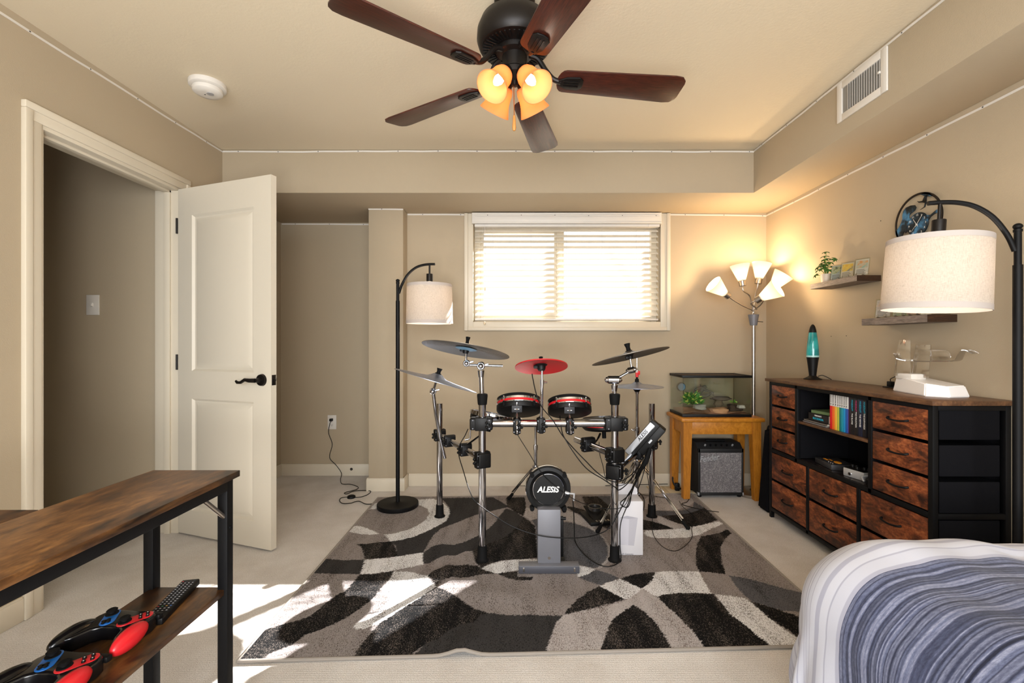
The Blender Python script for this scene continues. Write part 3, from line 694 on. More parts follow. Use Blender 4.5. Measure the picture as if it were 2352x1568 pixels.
    m2 = N(nt, 'ShaderNodeMix', data_type='RGBA', blend_type='MULTIPLY'); m2.inputs['Factor'].default_value = 1
    nt.links.new(mx.outputs['Result'], m2.inputs['A']); nt.links.new(r3.outputs[0], m2.inputs['B']); nt.links.new(m2.outputs['Result'], bs.inputs['Base Color'])
    bump(nt, bs, n1.outputs['Fac'], .9, .004)
    me.materials.append(m); me.polygons.foreach_set('use_smooth', [True]*len(me.polygons))
    rug = thing('area_rug', (.15, 2.5, 0), 'large grey, black and white abstract pattern rug under the drum kit', 'rug')
    o = bpy.data.objects.new('pile', me); COL.objects.link(o); adopt(o, rug)
    # bound edge
    b = MB(); ed = []
    for row in ([(i, 0) for i in range(0, nx, 6)]+[(nx-1, 0)], [(nx-1, j) for j in range(0, ny, 6)]+[(nx-1, ny-1)], [(i, ny-1) for i in range(nx-1, -1, -6)]+[(0, ny-1)], [(0, j) for j in range(ny-1, -1, -6)]+[(0, 0)]):
        b.tube([Vector((X[j, i], Y[j, i], Z[j, i]-.004)) for i, j in row], .0065, 8)
    b.build('bound_edge', M('rug edge binding', '8f8880', .9, nscale=400, nstr=.6), rug)
    return rug
build_rug()
RZ = .012

# ------------------------------------------------------------------ arc floor lamps
def arc_lamp(base, adir, label, energy, tiltdeg=0, cord=None):
    bx, by, bz = base
    t0 = thing('floor_lamp', base, label, 'floor lamp', None)
    d = Vector((adir[0], adir[1], 0)).normalized()
    def L(x, z): return Vector((bx, by, bz))+d*x+Vector((0, 0, z))
    b = MB(); b.lathe([(0, 0), (.136, 0), (.138, .004), (.138, .024), (.134, .028), (.03, .029), (.016, .034), (0, .034)], Matrix.Translation(base), 56); b.build('base', blackm, t0)
    b = MB(); b.cyl(L(0, .03), L(0, 1.40), .0135, n=24); b.cyl(L(0, 1.40), L(0, 1.525), .0105, n=24); b.sphere(L(0, 1.537), .0135, n=18, sc=(1, 1, .85))
    b.cyl(L(0, 1.518), L(0, 1.527), .0125, n=24); b.build('pole', blackm, t0)
    b = MB(); b.tube([L(.008, 1.45), L(.03, 1.51), L(.07, 1.575), (L(.12, 1.618)), L(.17, 1.637), L(.22, 1.643), L(.262, 1.643)], .0085, 12, smooth=5); b.build('arm', blackm, t0)
    m = Matrix.Translation(L(.225, 1.64)) @ Matrix.Rotation(R(tiltdeg), 4, (d.cross(Vector((0, 0, 1)))))
    b = MB(); b.cyl(m @ Vector((0, 0, 0)), m @ Vector((0, 0, -.065)), .006, n=14); b.lathe([(0, -.062), (.021, -.062), (.0215, -.066), (.0215, -.112), (.02, -.114), (0, -.114)], m, 28); b.build('socket', bronze, t0)
    b = MB(); prof = [(.150, -.135), (.156, -.395)]
    b.lathe([(.150, -.135), (.156, -.395), (.1545, -.395), (.1485, -.135)], m, 64, close=True); sh = b.build('lamp_shade', linen, t0)
    b = MB(); b.lathe([(.1505, -.133), (.151, -.152), (.1475, -.152), (.1475, -.133)], m, 64, close=True); b.build('shade_trim', linen_trim, sh); b = MB(); b.lathe([(.1562, -.376), (.1568, -.397), (.1535, -.397), (.1535, -.376)], m, 64, close=True); b.build('shade_trim', linen_trim, sh)
    b = MB()
    for k in range(3):
        a = 2*math.pi*k/3+.4
        b.tube([m @ Vector((.022*math.cos(a), .022*math.sin(a), -.118)), m @ Vector((.07*math.cos(a), .07*math.sin(a), -.122)), m @ Vector((.149*math.cos(a), .149*math.sin(a), -.136))], .0014, 6)
    b.tube([m @ Vector((.024*math.cos(q), .024*math.sin(q), -.117)) for q in [2*math.pi*k/16 for k in range(17)]], .0014, 6)
    b.build('shade_spider', white, sh)
    b = MB(); b.lathe([(0, -.114), (.012, -.116), (.014, -.14), (.028, -.175), (.03, -.195), (.022, -.218), (0, -.228)], m, 20); b.build('light_bulb', bulbm, t0)
    add_light('floor_lamp_light', 'POINT', m @ Vector((0, 0, -.25)), energy, (1, .87, .76), shadow_soft_size=.03)
    return t0
lampL = arc_lamp((-.805, 3.10, RZ), (.99, -.14), 'black arc floor lamp with a lit drum shade beside the pillar', 3.4)
lampR = arc_lamp((1.787, 1.62, 0), (-.227, .07), 'black arc floor lamp with a large lit drum shade beside the dresser and bed', 2.6, tiltdeg=3)
pts = [P(761, 966, YA-.012), P(757, 975, YA-.02), P(755, 995, YA-.012), P(763, 1020, YA-.008), P(757, 1050, YA-.012), P(772, 1068, YA-.02), P(784, 1086, YA-.03)]
pts += [G(u, v, .006) for u, v in ((782, 1101), (786, 1111), (806, 1112), (822, 1118), (818, 1124), (792, 1131), (797, 1134), (816, 1127), (850, 1127), (845, 1135), (829, 1141), (815, 1142))]
b = MB(); b.tube(pts, .0028, 8, smooth=5)
b.tube([G(u, v, .006) for u, v in ((800, 1141), (784, 1143), (780, 1150), (788, 1156), (806, 1155), (815, 1152), (826, 1151), (840, 1157), (858, 1156), (872, 1148))]+[(-.86, 3.12, .02), (-.82, 3.13, .042)], .0028, 8, smooth=5)
cd = b.build('power_cord', blackp, lampL)
c = G(807, 1143, .0); b = MB(); b.lathe([(0, 0), (.028, 0), (.030, .006), (.028, .014), (.018, .02), (0, .021)], Matrix.Translation(c), 28); b.build('foot_switch', blackp, cd)
c = P(763, 963, YA); b = MB(); b.box((c.x-.012, YA-.035, c.z-.011), (c.x+.012, YA-.008, c.z+.011), bev=.003); b.build('plug', blackp, cd)
b = MB(); b.tube([(1.80, 1.66, .032), (1.86, 1.72, .008), (1.9, 1.9, .006), (1.94, 2.1, .006)], .0028, 8, smooth=5); b.build('power_cord', blackp, lampR)

# five headed corner lamp
cl = thing('floor_lamp', (1.765, 3.38, 0), 'silver floor lamp with five lit white cone shades in the right corner', 'floor lamp')
cx, cy = 1.765, 3.38
b = MB(); b.lathe([(0, 0), (.12, 0), (.122, .004), (.12, .02), (.1, .028), (.03, .034), (.016, .05), (0, .05)], Matrix.Translation((cx, cy, 0)), 48); b.build('base', steel, cl)
b = MB(); b.cyl((cx, cy, .04), (cx, cy, 1.275), .0125, n=24); b.build('pole', steel, cl)
b = MB(); b.lathe([(0, 1.255), (.024, 1.255), (.037, 1.335), (.033, 1.337), (0, 1.337)], Matrix.Translation((cx, cy, 0)), 32); b.build('arm_hub', greym, cl)
b = MB(); b.cyl((cx+.02, cy-.015, 1.285), (cx+.06, cy-.02, 1.28), .0025, n=8); b.build('switch', bronze, cl)
def CW(u, v, Y): return P(u, v, Y)
heads = [((1674, 681), 3.36, (-.78, -.1, .58)), ((1706, 656), 3.34, (-.12, .05, 1)), ((1741, 651), 3.39, (.18, -.02, 1)), ((1766, 672), 3.22, (.50, -.30, .80)), ((1737, 690), 3.12, (.62, -.66, .50))]
for (uv, yy, dr) in heads:
    p = CW(uv[0], uv[1], yy); dr = Vector(dr).normalized(); m = frame(p, dr)
    b = MB(); s0 = Vector((cx, cy, 1.33)); s0 = s0+(p-s0).normalized()*.01
    pm = s0.lerp(p, .5)+Vector(((p.x-cx)*-.12, 0, .03 if abs(dr.x) < .4 else -.005))
    b.tube([s0, s0+Vector((0, 0, .03)), pm, p-dr*.04, p], .0045, 8, smooth=5); arm = b.build('arm', steel, cl)
    b = MB(); b.lathe([(0, -.002), (.022, -.002), (.024, .0), (.024, .042), (.02, .044), (0, .044)], m, 24); b.build('socket', steel, arm)
    b = MB(); b.lathe([(.0245, .034), (.034, .06), (.068, .155), (.0655, .155), (.032, .06), (.0225, .034)], m, 40, close=True); b.build('lamp_shade', frost, cl)
    b = MB(); b.lathe([(0, .044), (.012, .046), (.014, .06), (.026, .085), (.026, .1), (.015, .118), (0, .122)], m, 18); b.build('light_bulb', bulbm, arm)
    add_light('corner_lamp_light', 'POINT', m @ Vector((0, 0, .135)), 7 if dr.x < .4 else 3.6, (1, .71, .41), shadow_soft_size=.022)

# ------------------------------------------------------------------ dresser
DX0, DX1, Y0, Y1, DZT = 1.645, 1.955, 1.795, 2.955, .895
dr = thing('dresser', (1.8, 2.37, 0), 'long black framed dresser with rustic brown drawer fronts along the right wall', 'dresser')
b = MB(); b.box((DX0-.018, Y0-.018, DZT-.018), (DX1+.014, Y1+.018, DZT), bev=.001); b.build('top', top_wood, dr)
b = MB(); s = .022
for x in (DX0, DX1-s):
    for y in (Y0, Y1-s): b.box((x, y, .0), (x+s, y+s, DZT-.018), bev=.002)
for y in (2.105, 2.662): b.box((DX0, y, .42), (DX0+s, y+s, DZT-.018), bev=.002)
for y in (2.177, 2.56): b.box((DX0, y, .045), (DX0+s, y+s, .43), bev=.002)
for z in (.045, .425, DZT-.04):
    for x in (DX0, DX1-s): b.box((x, Y0+s, z), (x+s, Y1-s, z+s), bev=.002)
    for y in (Y0, Y1-s): b.box((DX0+s, y, z), (DX1-s, y+s, z+s), bev=.002)
b.build('frame', blackm, dr)
b = MB()
for k in range(3): z0 = (.455, .6, .745)[k]; b.box((DX0+.03, Y0+.004, z0-.006), (DX1-.04, Y0+.010, z0+.118), bev=.004)
b.box((DX0+.03, Y0+.004, .07), (DX1-.04, Y0+.010, .24), bev=.004); b.box((DX0+.03, Y0+.004, .255), (DX1-.04, Y0+.010, .42), bev=.004)
b.box((DX1-.004, Y0+.02, .06), (DX1, Y1-.02, .87)); b.box((DX0+.03, Y1-.008, .06), (DX1-.02, Y1-.004, .87))
b.build('fabric_side', darkfab, dr)
b = MB(); b.box((DX0+.01, 2.13, .428), (DX1-.006, 2.66, .4485), bev=.001)
b.build('lower_shelf', M('dark glossy board', '1c1514', .25, nscale=60, nstr=.1), dr)
b = MB(); b.box((DX0+.004, 2.128, .655), (DX1-.006, 2.662, .669), bev=.001); b.build('middle_shelf', top_wood, dr)
b = MB(); b.box((DX0+.02, 2.124, .45), (DX1-.01, 2.128, .87)); b.build('divider_panel', darkfab, dr); b = MB(); b.box((DX0+.02, 2.662, .45), (DX1-.01, 2.666, .87)); b.build('divider_panel', darkfab, dr)
def drawer(y0, y1, z0, z1, hw):
    b = MB(); b.box((DX0+.002, y0, z0), (DX0+.012, y1, z1), bev=.003); f = b.build('drawer', drawer_wood, dr)
    b = MB(); b.box((DX0+.0125, y0+.006, z0+.004), (DX1-.03, y1-.006, z1-.012)); b.build('fabric_bin', darkfab, f)
    ym = (y0+y1)/2; zm = (z0+z1)/2+.002
    b = MB(); b.tube([(DX0+.006, ym-hw, zm), (DX0-.008, ym-hw*.92, zm-.003), (DX0-.014, ym-hw*.5, zm-.006), (DX0-.016, ym, zm-.007), (DX0-.014, ym+hw*.5, zm-.006), (DX0-.008, ym+hw*.92, zm-.003), (DX0+.006, ym+hw, zm)], [.0055, .005, .0042, .004, .0042, .005, .0055], 8, smooth=4)
    b.build('handle', blackm, f)
for z0 in (.452, .592, .732): drawer(Y0+.025, 2.102, z0, z0+.126, .05); drawer(2.687, Y1-.025, z0, z0+.126, .045)
for z0, z1 in ((.072, .24), (.256, .42)):
    drawer(Y0+.025, 2.174, z0, z1, .05); drawer(2.202, 2.557, z0, z1, .05); drawer(2.585, Y1-.025, z0, z1, .05)

# books: nine rainbow paperbacks
bookw = M('white book cover', 'd9d6d3', .5); ink = M('printed ink', '1b1b1e', .6); inkw = M('white print', 'e4e0da', .6)
cyanp = M('cyan print', '21a2bb', .6); magp = M('magenta print', 'b5336b', .6); paper = M('book paper', 'd8cdb8', .9)
rain = [('d3131f', 'red'), ('ee6a22', 'orange'), ('eeb43f', 'amber yellow'), ('b9bf45', 'lime green'), ('14716a', 'dark green'), ('1990a6', 'teal'), ('1690cc', 'sky blue'), ('1f57a8', 'royal blue'), ('4a3a86', 'violet')]
y = 2.418; bx = 1.668
th_l = [.0175, .0185, .0175, .0165, .013, .0165, .0145, .0155, .0065]
for i, ((hx_, nm), th_) in enumerate(zip(rain, th_l)):
    y1_ = y; y0_ = y-th_+.0006; z0, z1 = .6695, .866-.0006*(i % 3)
    zc = z0+.122
    bk = thing('book', (bx, (y0_+y1_)/2, z0), f'upright paperback with a white top and {nm} lower spine on the dresser shelf', 'book', 'rainbow spine paperbacks on the dresser shelf')
    b = MB(); b.box((bx, y0_, z0), (bx+.14, y1_, zc), 0, bev=.0008); b.box((bx, y0_, zc), (bx+.14, y1_, z1), 1, bev=.0008); b.build('cover', [M(f'{nm} book cover', hx_, .5), bookw], bk)
    if i < 8:
        b = MB(); ym = (y0_+y1_)/2; rnd = random.Random(i); zz = zc+.05
        while zz > zc+.0: zz -= 0; break
        z = zc+.018
        while z < zc+.062: h_ = rnd.uniform(.002, .006); b.box((bx-.0004, ym-.0016, z), (bx, ym+.0018, z+h_)); z += h_+.0012
        b.box((bx-.0004, ym-.0026, zc+.007), (bx, ym+.0026, zc+.013)); b.build('spine_print', ink, bk)
    y -= th_
def darkbook(y1_, th_, s1, c1, s2, cov, label, z1=.862):
    global y
    y0_ = y1_-th_+.0006; bk = thing('book', (bx, (y0_+y1_)/2, .6695), label, 'book', 'dark books beside the rainbow paperbacks')
    b = MB(); b.box((bx, y0_, .6695), (bx+.135, y1_, z1), bev=.0015); b.build('cover', cov, bk)
    if s1: text('spine_title', s1, .013 if th_ > .02 else .01, c1, fmat((bx-.0006, (y0_+y1_)/2, z1-.048), (0, 0, -1), (0, -1, 0)), bk, sx=.8)
    if s2: text('spine_title', s2, .012 if th_ > .02 else .009, inkw, fmat((bx-.0006, (y0_+y1_)/2, z1-.115), (0, 0, -1), (0, -1, 0)), bk, sx=.85)
    y = y1_-th_
cb = M('black book cover', '141317', .45); cp = M('dark purple book cover', '2b1526', .45); cn = M('navy book cover', '151c33', .45)
darkbook(y, .012, '', inkw, '', cp, 'thin dark purple book right after the violet paperback')
darkbook(y, .026, 'MINECRAFT', cyanp, 'THE ISLAND', cb, 'black book titled THE ISLAND in white with cyan lettering above')
darkbook(y, .026, 'MINECRAFT', magp, 'THE MOUNTAIN', cb, 'black book with magenta lettering above its white title')
darkbook(y, .028, 'MINECRAFT', cyanp, 'THE VOYAGE', cn, 'navy book with the largest cyan and white spine lettering')
darkbook(y, .024, 'MINECRAFT', cyanp, 'THE SHIPWRECK', cb, 'last black book on the shelf, tight against the dresser divider')
def flatbook(y0_, y1_, z0, z1, cov, label, dx=0, rot=0, txt=None):
    bk = thing('book', (bx+dx+.07, (y0_+y1_)/2, z0), label, 'book', 'books lying flat on the dresser shelf')
    m = Matrix.Translation((bx+dx+.07, (y0_+y1_)/2, 0)) @ Matrix.Rotation(R(rot), 4, 'Z'); hy_ = (y1_-y0_)/2
    b = MB(); b.box((-.07, -hy_, z0), (.07, hy_, z0+.0015), mat=m); b.box((-.07, -hy_, z1-.0015), (.07, hy_, z1), mat=m); b.box((-.07, -hy_, z0), (-.067, hy_, z1), mat=m); b.build('cover', cov, bk)
    b = MB(); b.box((-.067, -hy_+.003, z0+.0015), (.067, hy_-.003, z1-.0015), mat=m); b.build('pages', paper, bk)
    if txt:
        text('spine_title', txt[0], .011, inkw, fmat(m @ Vector((-.0705, 0, z0+(z1-z0)*.72)), m.to_3x3() @ Vector((0, -1, 0)), (0, 0, 1)), bk)
        text('spine_title', txt[1], .016, cyanp, fmat(m @ Vector((-.0705, 0, z0+(z1-z0)*.34)), m.to_3x3() @ Vector((0, -1, 0)), (0, 0, 1)), bk, sx=.8)
flatbook(2.45, 2.645, .6695, .676, silverm, 'thin grey magazine at the bottom of the flat stack', .0)
flatbook(2.44, 2.635, .6765, .687, M('taupe book cover', '6d655d', .5), 'taupe book second from the bottom of the flat stack', .0)
flatbook(2.435, 2.60, .6875, .731, cb, 'thick black book with cyan BLOCKOPEDIA lettering in the flat stack', .004, 0, ('MINECRAFT', 'BLOCKOPEDIA'))
flatbook(2.43, 2.58, .7315, .748, M('green book cover', '5c7048', .5), 'green book on top of the flat stack', .01, 9)

# guitar pedals on lower opening
def knob(b, p, r=.006, h=.01): b.cyl(p, Vector(p)+Vector((0, 0, h)), r, r*.85, 14)
pd = thing('effects_pedal', (1.72, 2.47, .449), 'dark grey effects pedal with orange markings at the left of the dresser opening', 'pedal')
m = Matrix.Translation((1.745, 2.49, .449)) @ Matrix.Rotation(R(-8), 4, 'Z')
b = MB(); b.box((-.06, -.085, 0), (.06, .085, .028), mat=m, bev=.003); b.build('body', M('dark grey enclosure', '3b3b3e', .4, .4), pd)
org = M('orange print', 'f0981f', .5)
b = MB(); b.prism([(.016*math.cos(a), .024*math.sin(a)-.03) for a in [2*math.pi*k/28 for k in range(28)]], .028, .030, m); b.build('logo_disc', org, pd)
b = MB(); b.prism([(-.03, .02), (-.02, .025), (-.018, .06), (-.03, .062)], .028, .029, m); b.prism([(-.012, .01), (-.004, .012), (-.004, .04), (-.012, .04)], .028, .029, m); b.build('marking', org, pd)
for q in (-.06, -.04, -.02):
    b = MB(); knob(b, m @ Vector((-.04, q, .028)), .0035, .006); b.build('knob', chrome, pd)
pd = thing('effects_pedal', (1.71, 2.28, .449), 'small silver effects pedal with black knobs in the dresser opening', 'pedal')
m = Matrix.Translation((1.715, 2.275, .449)) @ Matrix.Rotation(R(12), 4, 'Z')
b = MB(); b.box((-.035, -.056, 0), (.035, .056, .042), mat=m, bev=.005); b.build('body', M('brushed silver enclosure', 'd4d5d8', .3, .6), pd)
b = MB(); b.box((-.033, -.054, .0421), (.033, .054, .0445), mat=m, bev=.001); b.build('face_plate', blackp, pd)
for q in (-.042, -.021, 0, .021, .042):
    b = MB(); knob(b, m @ Vector((.01 if q else -.01, q, .0445)), .007, .012); b.build('knob', blackp, pd)
b = MB(); c = m @ Vector((-.035, .018, .018)); b.cyl(c, c+m.to_3x3() @ Vector((-.003, 0, 0)), .008, n=20); b.build('jack', chrome, pd)
b = MB(); b.cyl(c+m.to_3x3() @ Vector((-.003, 0, 0)), c+m.to_3x3() @ Vector((-.0034, 0, 0)), .004, n=16); b.build('jack_hole', blackp, pd)
pd = thing('headset', (1.70, 2.17, .449), 'black headset with a silver band at the right end of the dresser opening', 'headset')
b = MB(); b.lathe([(0, 0), (.024, 0), (.028, .008), (.028, .022), (.022, .028), (0, .028)], Matrix.Translation((1.70, 2.168, .449)), 24); b.box((1.69, 2.16, .455), (1.80, 2.185, .470), bev=.004); b.build('body', blackp, pd)
b = MB(); b.tube([(1.672, 2.185, .458), (1.675, 2.2, .475), (1.70, 2.195, .482), (1.74, 2.17, .484), (1.8, 2.15, .484)], .0045, 10, smooth=5); b.build('band', silverm, pd)

# lava lamp
lx, ly = 1.872, 2.87
lv = thing('lava_lamp', (lx, ly, DZT), 'black lava lamp with teal liquid on the far end of the dresser', 'lava lamp')
o_ = Matrix.Translation((lx, ly, DZT+.0002))
b = MB(); b.lathe([(0, 0), (.05, 0), (.051, .003), (.04, .009), (.024, .018), (.02, .024), (.0215, .04), (.026, .08), (.031, .12), (.0345, .14), (0, .14)], o_, 40); b.build('base', blackp, lv)
teal, nt, bs = newmat('teal lamp liquid'); bs.inputs['Base Color'].default_value = lin('16908f'); bs.inputs['Roughness'].default_value = .08; bs.inputs['Coat Weight'].default_value = .6
n = noise(nt, coords(nt), 14, 2); r = ramp(nt, n.outputs[0], [(.4, '0f7f80'), (.6, '2aa5a4')]); nt.links.new(r.outputs[0], bs.inputs['Base Color'])
b = MB(); b.lathe([(0, .1505), (.0347, .1505), (.0345, .17), (.032, .21), (.027, .255), (.0215, .295), (0, .295)], o_, 40); b.build('liquid_bottle', teal, lv)
b = MB(); b.lathe([(0, .14), (.0347, .14), (.0349, .1505), (0, .1505)], o_, 40); b.build('light_ring', M('pale teal ring', 'a9d6d2', .3), lv)
b = MB(); b.lathe([(.0, .2951), (.0218, .2951), (.019, .312), (.0145, .33), (.009, .341), (.004, .346), (0, .347)], o_, 32); b.build('cap', blackp, lv)
b = MB(); b.tube([(lx+.02, ly-.02, DZT+.02), (lx+.035, ly-.035, DZT+.028), (lx+.055, ly-.05, DZT+.018), (lx+.07, ly-.07, DZT+.004)], .0022, 8, smooth=5); b.build('power_cord', blackp, lv)

# headset charging stand
st = thing('headset_stand', (1.83, 2.02, DZT), 'white headset charging stand with clear acrylic arms on the dresser', 'stand')
b = MB()
A_ = [(1.905, 2.175), (1.80, 2.175), (1.742, 1.94), (1.80, 1.885), (1.905, 1.905)]
t_ = bmesh.new(); lo = [t_.verts.new((x, y_, DZT+.0003)) for x, y_ in A_]
hz = [.075, .075, .055, .045, .048]
cen = Vector((sum(p[0] for p in A_)/5, sum(p[1] for p in A_)/5))
hi = [t_.verts.new((cen.x+(x-cen.x)*.88, cen.y+(y_-cen.y)*.88, DZT+h_)) for (x, y_), h_ in zip(A_, hz)]
t_.faces.new(lo[::-1]); t_.faces.new(hi)
for i in range(5): t_.faces.new((lo[i], lo[(i+1) % 5], hi[(i+1) % 5], hi[i]))
bmesh.ops.recalc_face_normals(t_, faces=t_.faces); bmesh.ops.bevel(t_, geom=[e for e in t_.edges], offset=.004, segments=2, affect='EDGES')
b._add(t_); b.build('base', M('glossy white plastic', 'ebe9e8', .25), st)
b = MB(); b.box((1.79, 2.06, DZT+.06), (1.86, 2.15, DZT+.088), bev=.006); b.build('riser', white, st)
def plate(poly, th_, m, name='acrylic_arm'):
    b = MB(); b.prism(poly, -th_/2, th_/2, m, bev=.001); return b.build(name, acrylic, st)
plate([(-.032, 0), (.032, 0), (.026, .17), (-.018, .17)], .004, fmat((1.80, 2.12, DZT+.075), (.5, -.8, .0), (.12, 0, 1)))
plate([(-.03, 0), (.03, 0), (.035, .15), (-.02, .15)], .004, fmat((1.84, 2.07, DZT+.07), (.5, -.85, .0), (.08, 0, 1)))
# curved clear cradle
b = MB(); cz = 1.12-(826-789)/F*2.1
path = [(P(2060, 812, 2.14)), P(2068, 824, 2.13), P(2100, 829, 2.1), P(2150, 830, 2.02), P(2196, 829, 1.95), P(2206, 818, 1.93), P(2214, 806, 1.92), P(2226, 805, 1.91), P(2240, 812, 1.90)]
sp = smoothpts(path, 4); t_ = bmesh.new(); rows = []
for p in sp:
    rows.append([t_.verts.new(p+Vector((0, 0, dz))+Vector((dx, dx*.5, 0))) for dx, dz in ((-.03, 0), (.03, .0), (.03, .003), (-.03, .003))])
for a, c in zip(rows, rows[1:]):
    for k in range(4): t_.faces.new((a[k], a[(k+1) % 4], c[(k+1) % 4], c[k]))
t_.faces.new(rows[0]); t_.faces.new(rows[-1][::-1]); bmesh.ops.recalc_face_normals(t_, faces=t_.faces); b._add(t_); b.build('acrylic_cradle', acrylic, st)
c0 = P(2144, 828, 2.04)
plate([(-.06, 0), (.055, 0), (.06, .02), (.055, .042), (.04, .05), (-.045, .05), (-.055, .045)], .004, fmat(c0, (.45, -.85, 0), (0, .0, 1)))
b = MB(); b.box((1.9, 2.2, DZT), (1.945, 2.36, DZT+.006), bev=.002)
ps = tag(b.build('power_strip', bronze), 'flat black power strip on the dresser behind the headset stand', 'power strip')
def plugc(u, yy, label, end):
    p = Vector((1.915, yy, DZT+.0065)); pt = thing('charger_plug', p, label, 'plug')
    b = MB(); b.box((p.x-.011, p.y-.013, p.z), (p.x+.011, p.y+.013, p.z+.026), bev=.003); b.build('plug_body', blackp, pt)
    b = MB(); b.tube([p+Vector((0, 0, .025)), p+Vector((-.005, -.01, .042)), p.lerp(Vector(end), .5)+Vector((0, 0, .04)), Vector(end)], .002, 8, smooth=5); b.build('cord', blackp, pt)
plugc(0, 2.325, 'black plug at the far end of the power strip on the dresser', (1.9, 2.17, DZT+.05))
plugc(0, 2.235, 'black charger plug closest to the white headset stand', (1.9, 2.165, DZT+.03))

# ------------------------------------------------------------------ wall shelves and what stands on them
def wall_shelf(y0_, y1_, z0, z1, X0, label):
    s_ = thing('wall_shelf', (XR, (y0_+y1_)/2, z0), label, 'shelf', 'floating shelves on the right wall')
    b = MB(); b.box((X0, y0_, z0), (XR-.0005, y1_, z1), bev=.0008); o = b.build('board', [shelf_wood, shelf_end], s_, smooth=0)
    for p in o.data.polygons:
        if p.normal.y < -.9: p.material_index = 1
    return s_
wall_shelf(2.457, 2.846, 1.459, 1.490, 1.841, 'upper floating shelf holding the potted plant')
wall_shelf(2.033, 2.419, 1.217, 1.251, 1.838, 'lower floating shelf partly hidden behind the right lamp shade')
def card(u, v, Y, z, label, art, yaw=-62, X=None, lean=12):
    x = (u-VX)/F*Y if X is None else X
    c = thing('trading_card', (x, Y, z), label, 'card', 'trading cards on the wall shelves')
    m = Matrix.Translation((x, Y, z+.002)) @ Matrix.Rotation(R(yaw), 4, 'Z') @ Matrix.Rotation(R(-lean), 4, 'X')
    # local: x width, z up, facing -y
    b = MB(); b.box((-.036, .0035, 0), (.036, .0055, .1), mat=m, bev=.0008); b.box((-.036, -.0035, 0), (.036, -.0015, .1), mat=m, bev=.0008); b.build('clear_sleeve', tank_glass, c)
    b = MB(); b.box((-.0315, 0, .005), (.0315, .0015, .094), mat=m, mi=0)
    b.box((-.028, -.0006, .045), (.028, 0, .088), mat=m, mi=1)
    for k in range(4): b.box((-.025, -.0006, .012+k*.0075), (.02-.006*(k % 2), 0, .0145+k*.0075), mat=m, mi=2)
    b.build('printed_card', [M('card border', art[0], .4), art[1], M('card print', '5d5550', .6)], c)
    b = MB(); b.box((-.02, -.02, -.0015), (-.012, .02, .003), mat=m); b.box((.012, -.02, -.0015), (.02, .02, .003), mat=m); b.box((-.02, -.02, 0), (-.012, -.016, .012), mat=m); b.box((.012, -.02, 0), (.02, -.016, .012), mat=m); b.build('easel', acrylic, c)
def artm(name, a, c, d):
    m, nt, bs = newmat(name); n = noise(nt, coords(nt), 55, 3); r = ramp(nt, n.outputs[0], [(.38, a), (.5, c), (.62, d)]); nt.links.new(r.outputs[0], bs.inputs['Base Color']); bs.inputs['Roughness'].default_value = .4; return m
zs = 1.4905
card(1911, 628, 2.70, zs, 'grey green printed card in a clear sleeve beside the potted plant', ('a9aeb0', artm('grey green art', '55604e', 'b9b58a', '8e9aa0')), X=1.90)
card(1938, 620, 2.61, zs, 'yellow printed card in the middle of the upper shelf', ('c9b8a8', artm('yellow art', 'd9a53e', 'e2bb55', '8a8070')), X=1.895)
card(1973, 612, 2.50, zs, 'orange and blue printed card at the near end of the upper shelf', ('c8bdb4', artm('orange art', 'd08a4e', 'bcae9c', '92a79c')), X=1.895)
zs = 1.2515
card(2022, 712, 2.34, zs, 'pale card in a clear case at the far end of the lower shelf', ('cbbfc0', artm('pink art', 'b98f82', 'c9b7ae', 'a6a3b5')), X=1.885)
card(2062, 715, 2.23, zs, 'green card on the lower shelf', ('b9c2a6', artm('green art', '6e8a5a', 'a9b78c', '8c7d56')), X=1.885)
card(2093, 713, 2.15, zs, 'red orange card on the lower shelf next to the shell box', ('c3a192', artm('red art', 'a45a44', 'c38a72', '7d564a')), X=1.885)
bxm = thing('display_box', (1.91, 2.07, zs), 'clear box of small brown stones at the near end of the lower shelf', 'box')
b = MB()
for lo, hi in (((1.865, 2.045, 0), (1.955, 2.048, .055)), ((1.865, 2.095, 0), (1.955, 2.098, .055)), ((1.865, 2.045, 0), (1.868, 2.098, .055)), ((1.952, 2.045, 0), (1.955, 2.098, .055)), ((1.865, 2.045, 0), (1.955, 2.098, .003))):
    b.box((lo[0], lo[1], zs+lo[2]), (hi[0], hi[1], zs+hi[2]))
b.build('clear_case', tank_glass, bxm, smooth=0)
b = MB(); rnd = random.Random(5)
for k in range(26): b.sphere((rnd.uniform(1.878, 1.943), rnd.uniform(2.056, 2.086), zs+rnd.uniform(.01, .036)), rnd.uniform(.005, .009), sc=(1.3, 1, .8), n=8)
stn = b.build('stones', M('brown stones', '6b4a2a', .5, nscale=80, nstr=.4, var=.5), bxm); stn['kind'] = 'stuff'
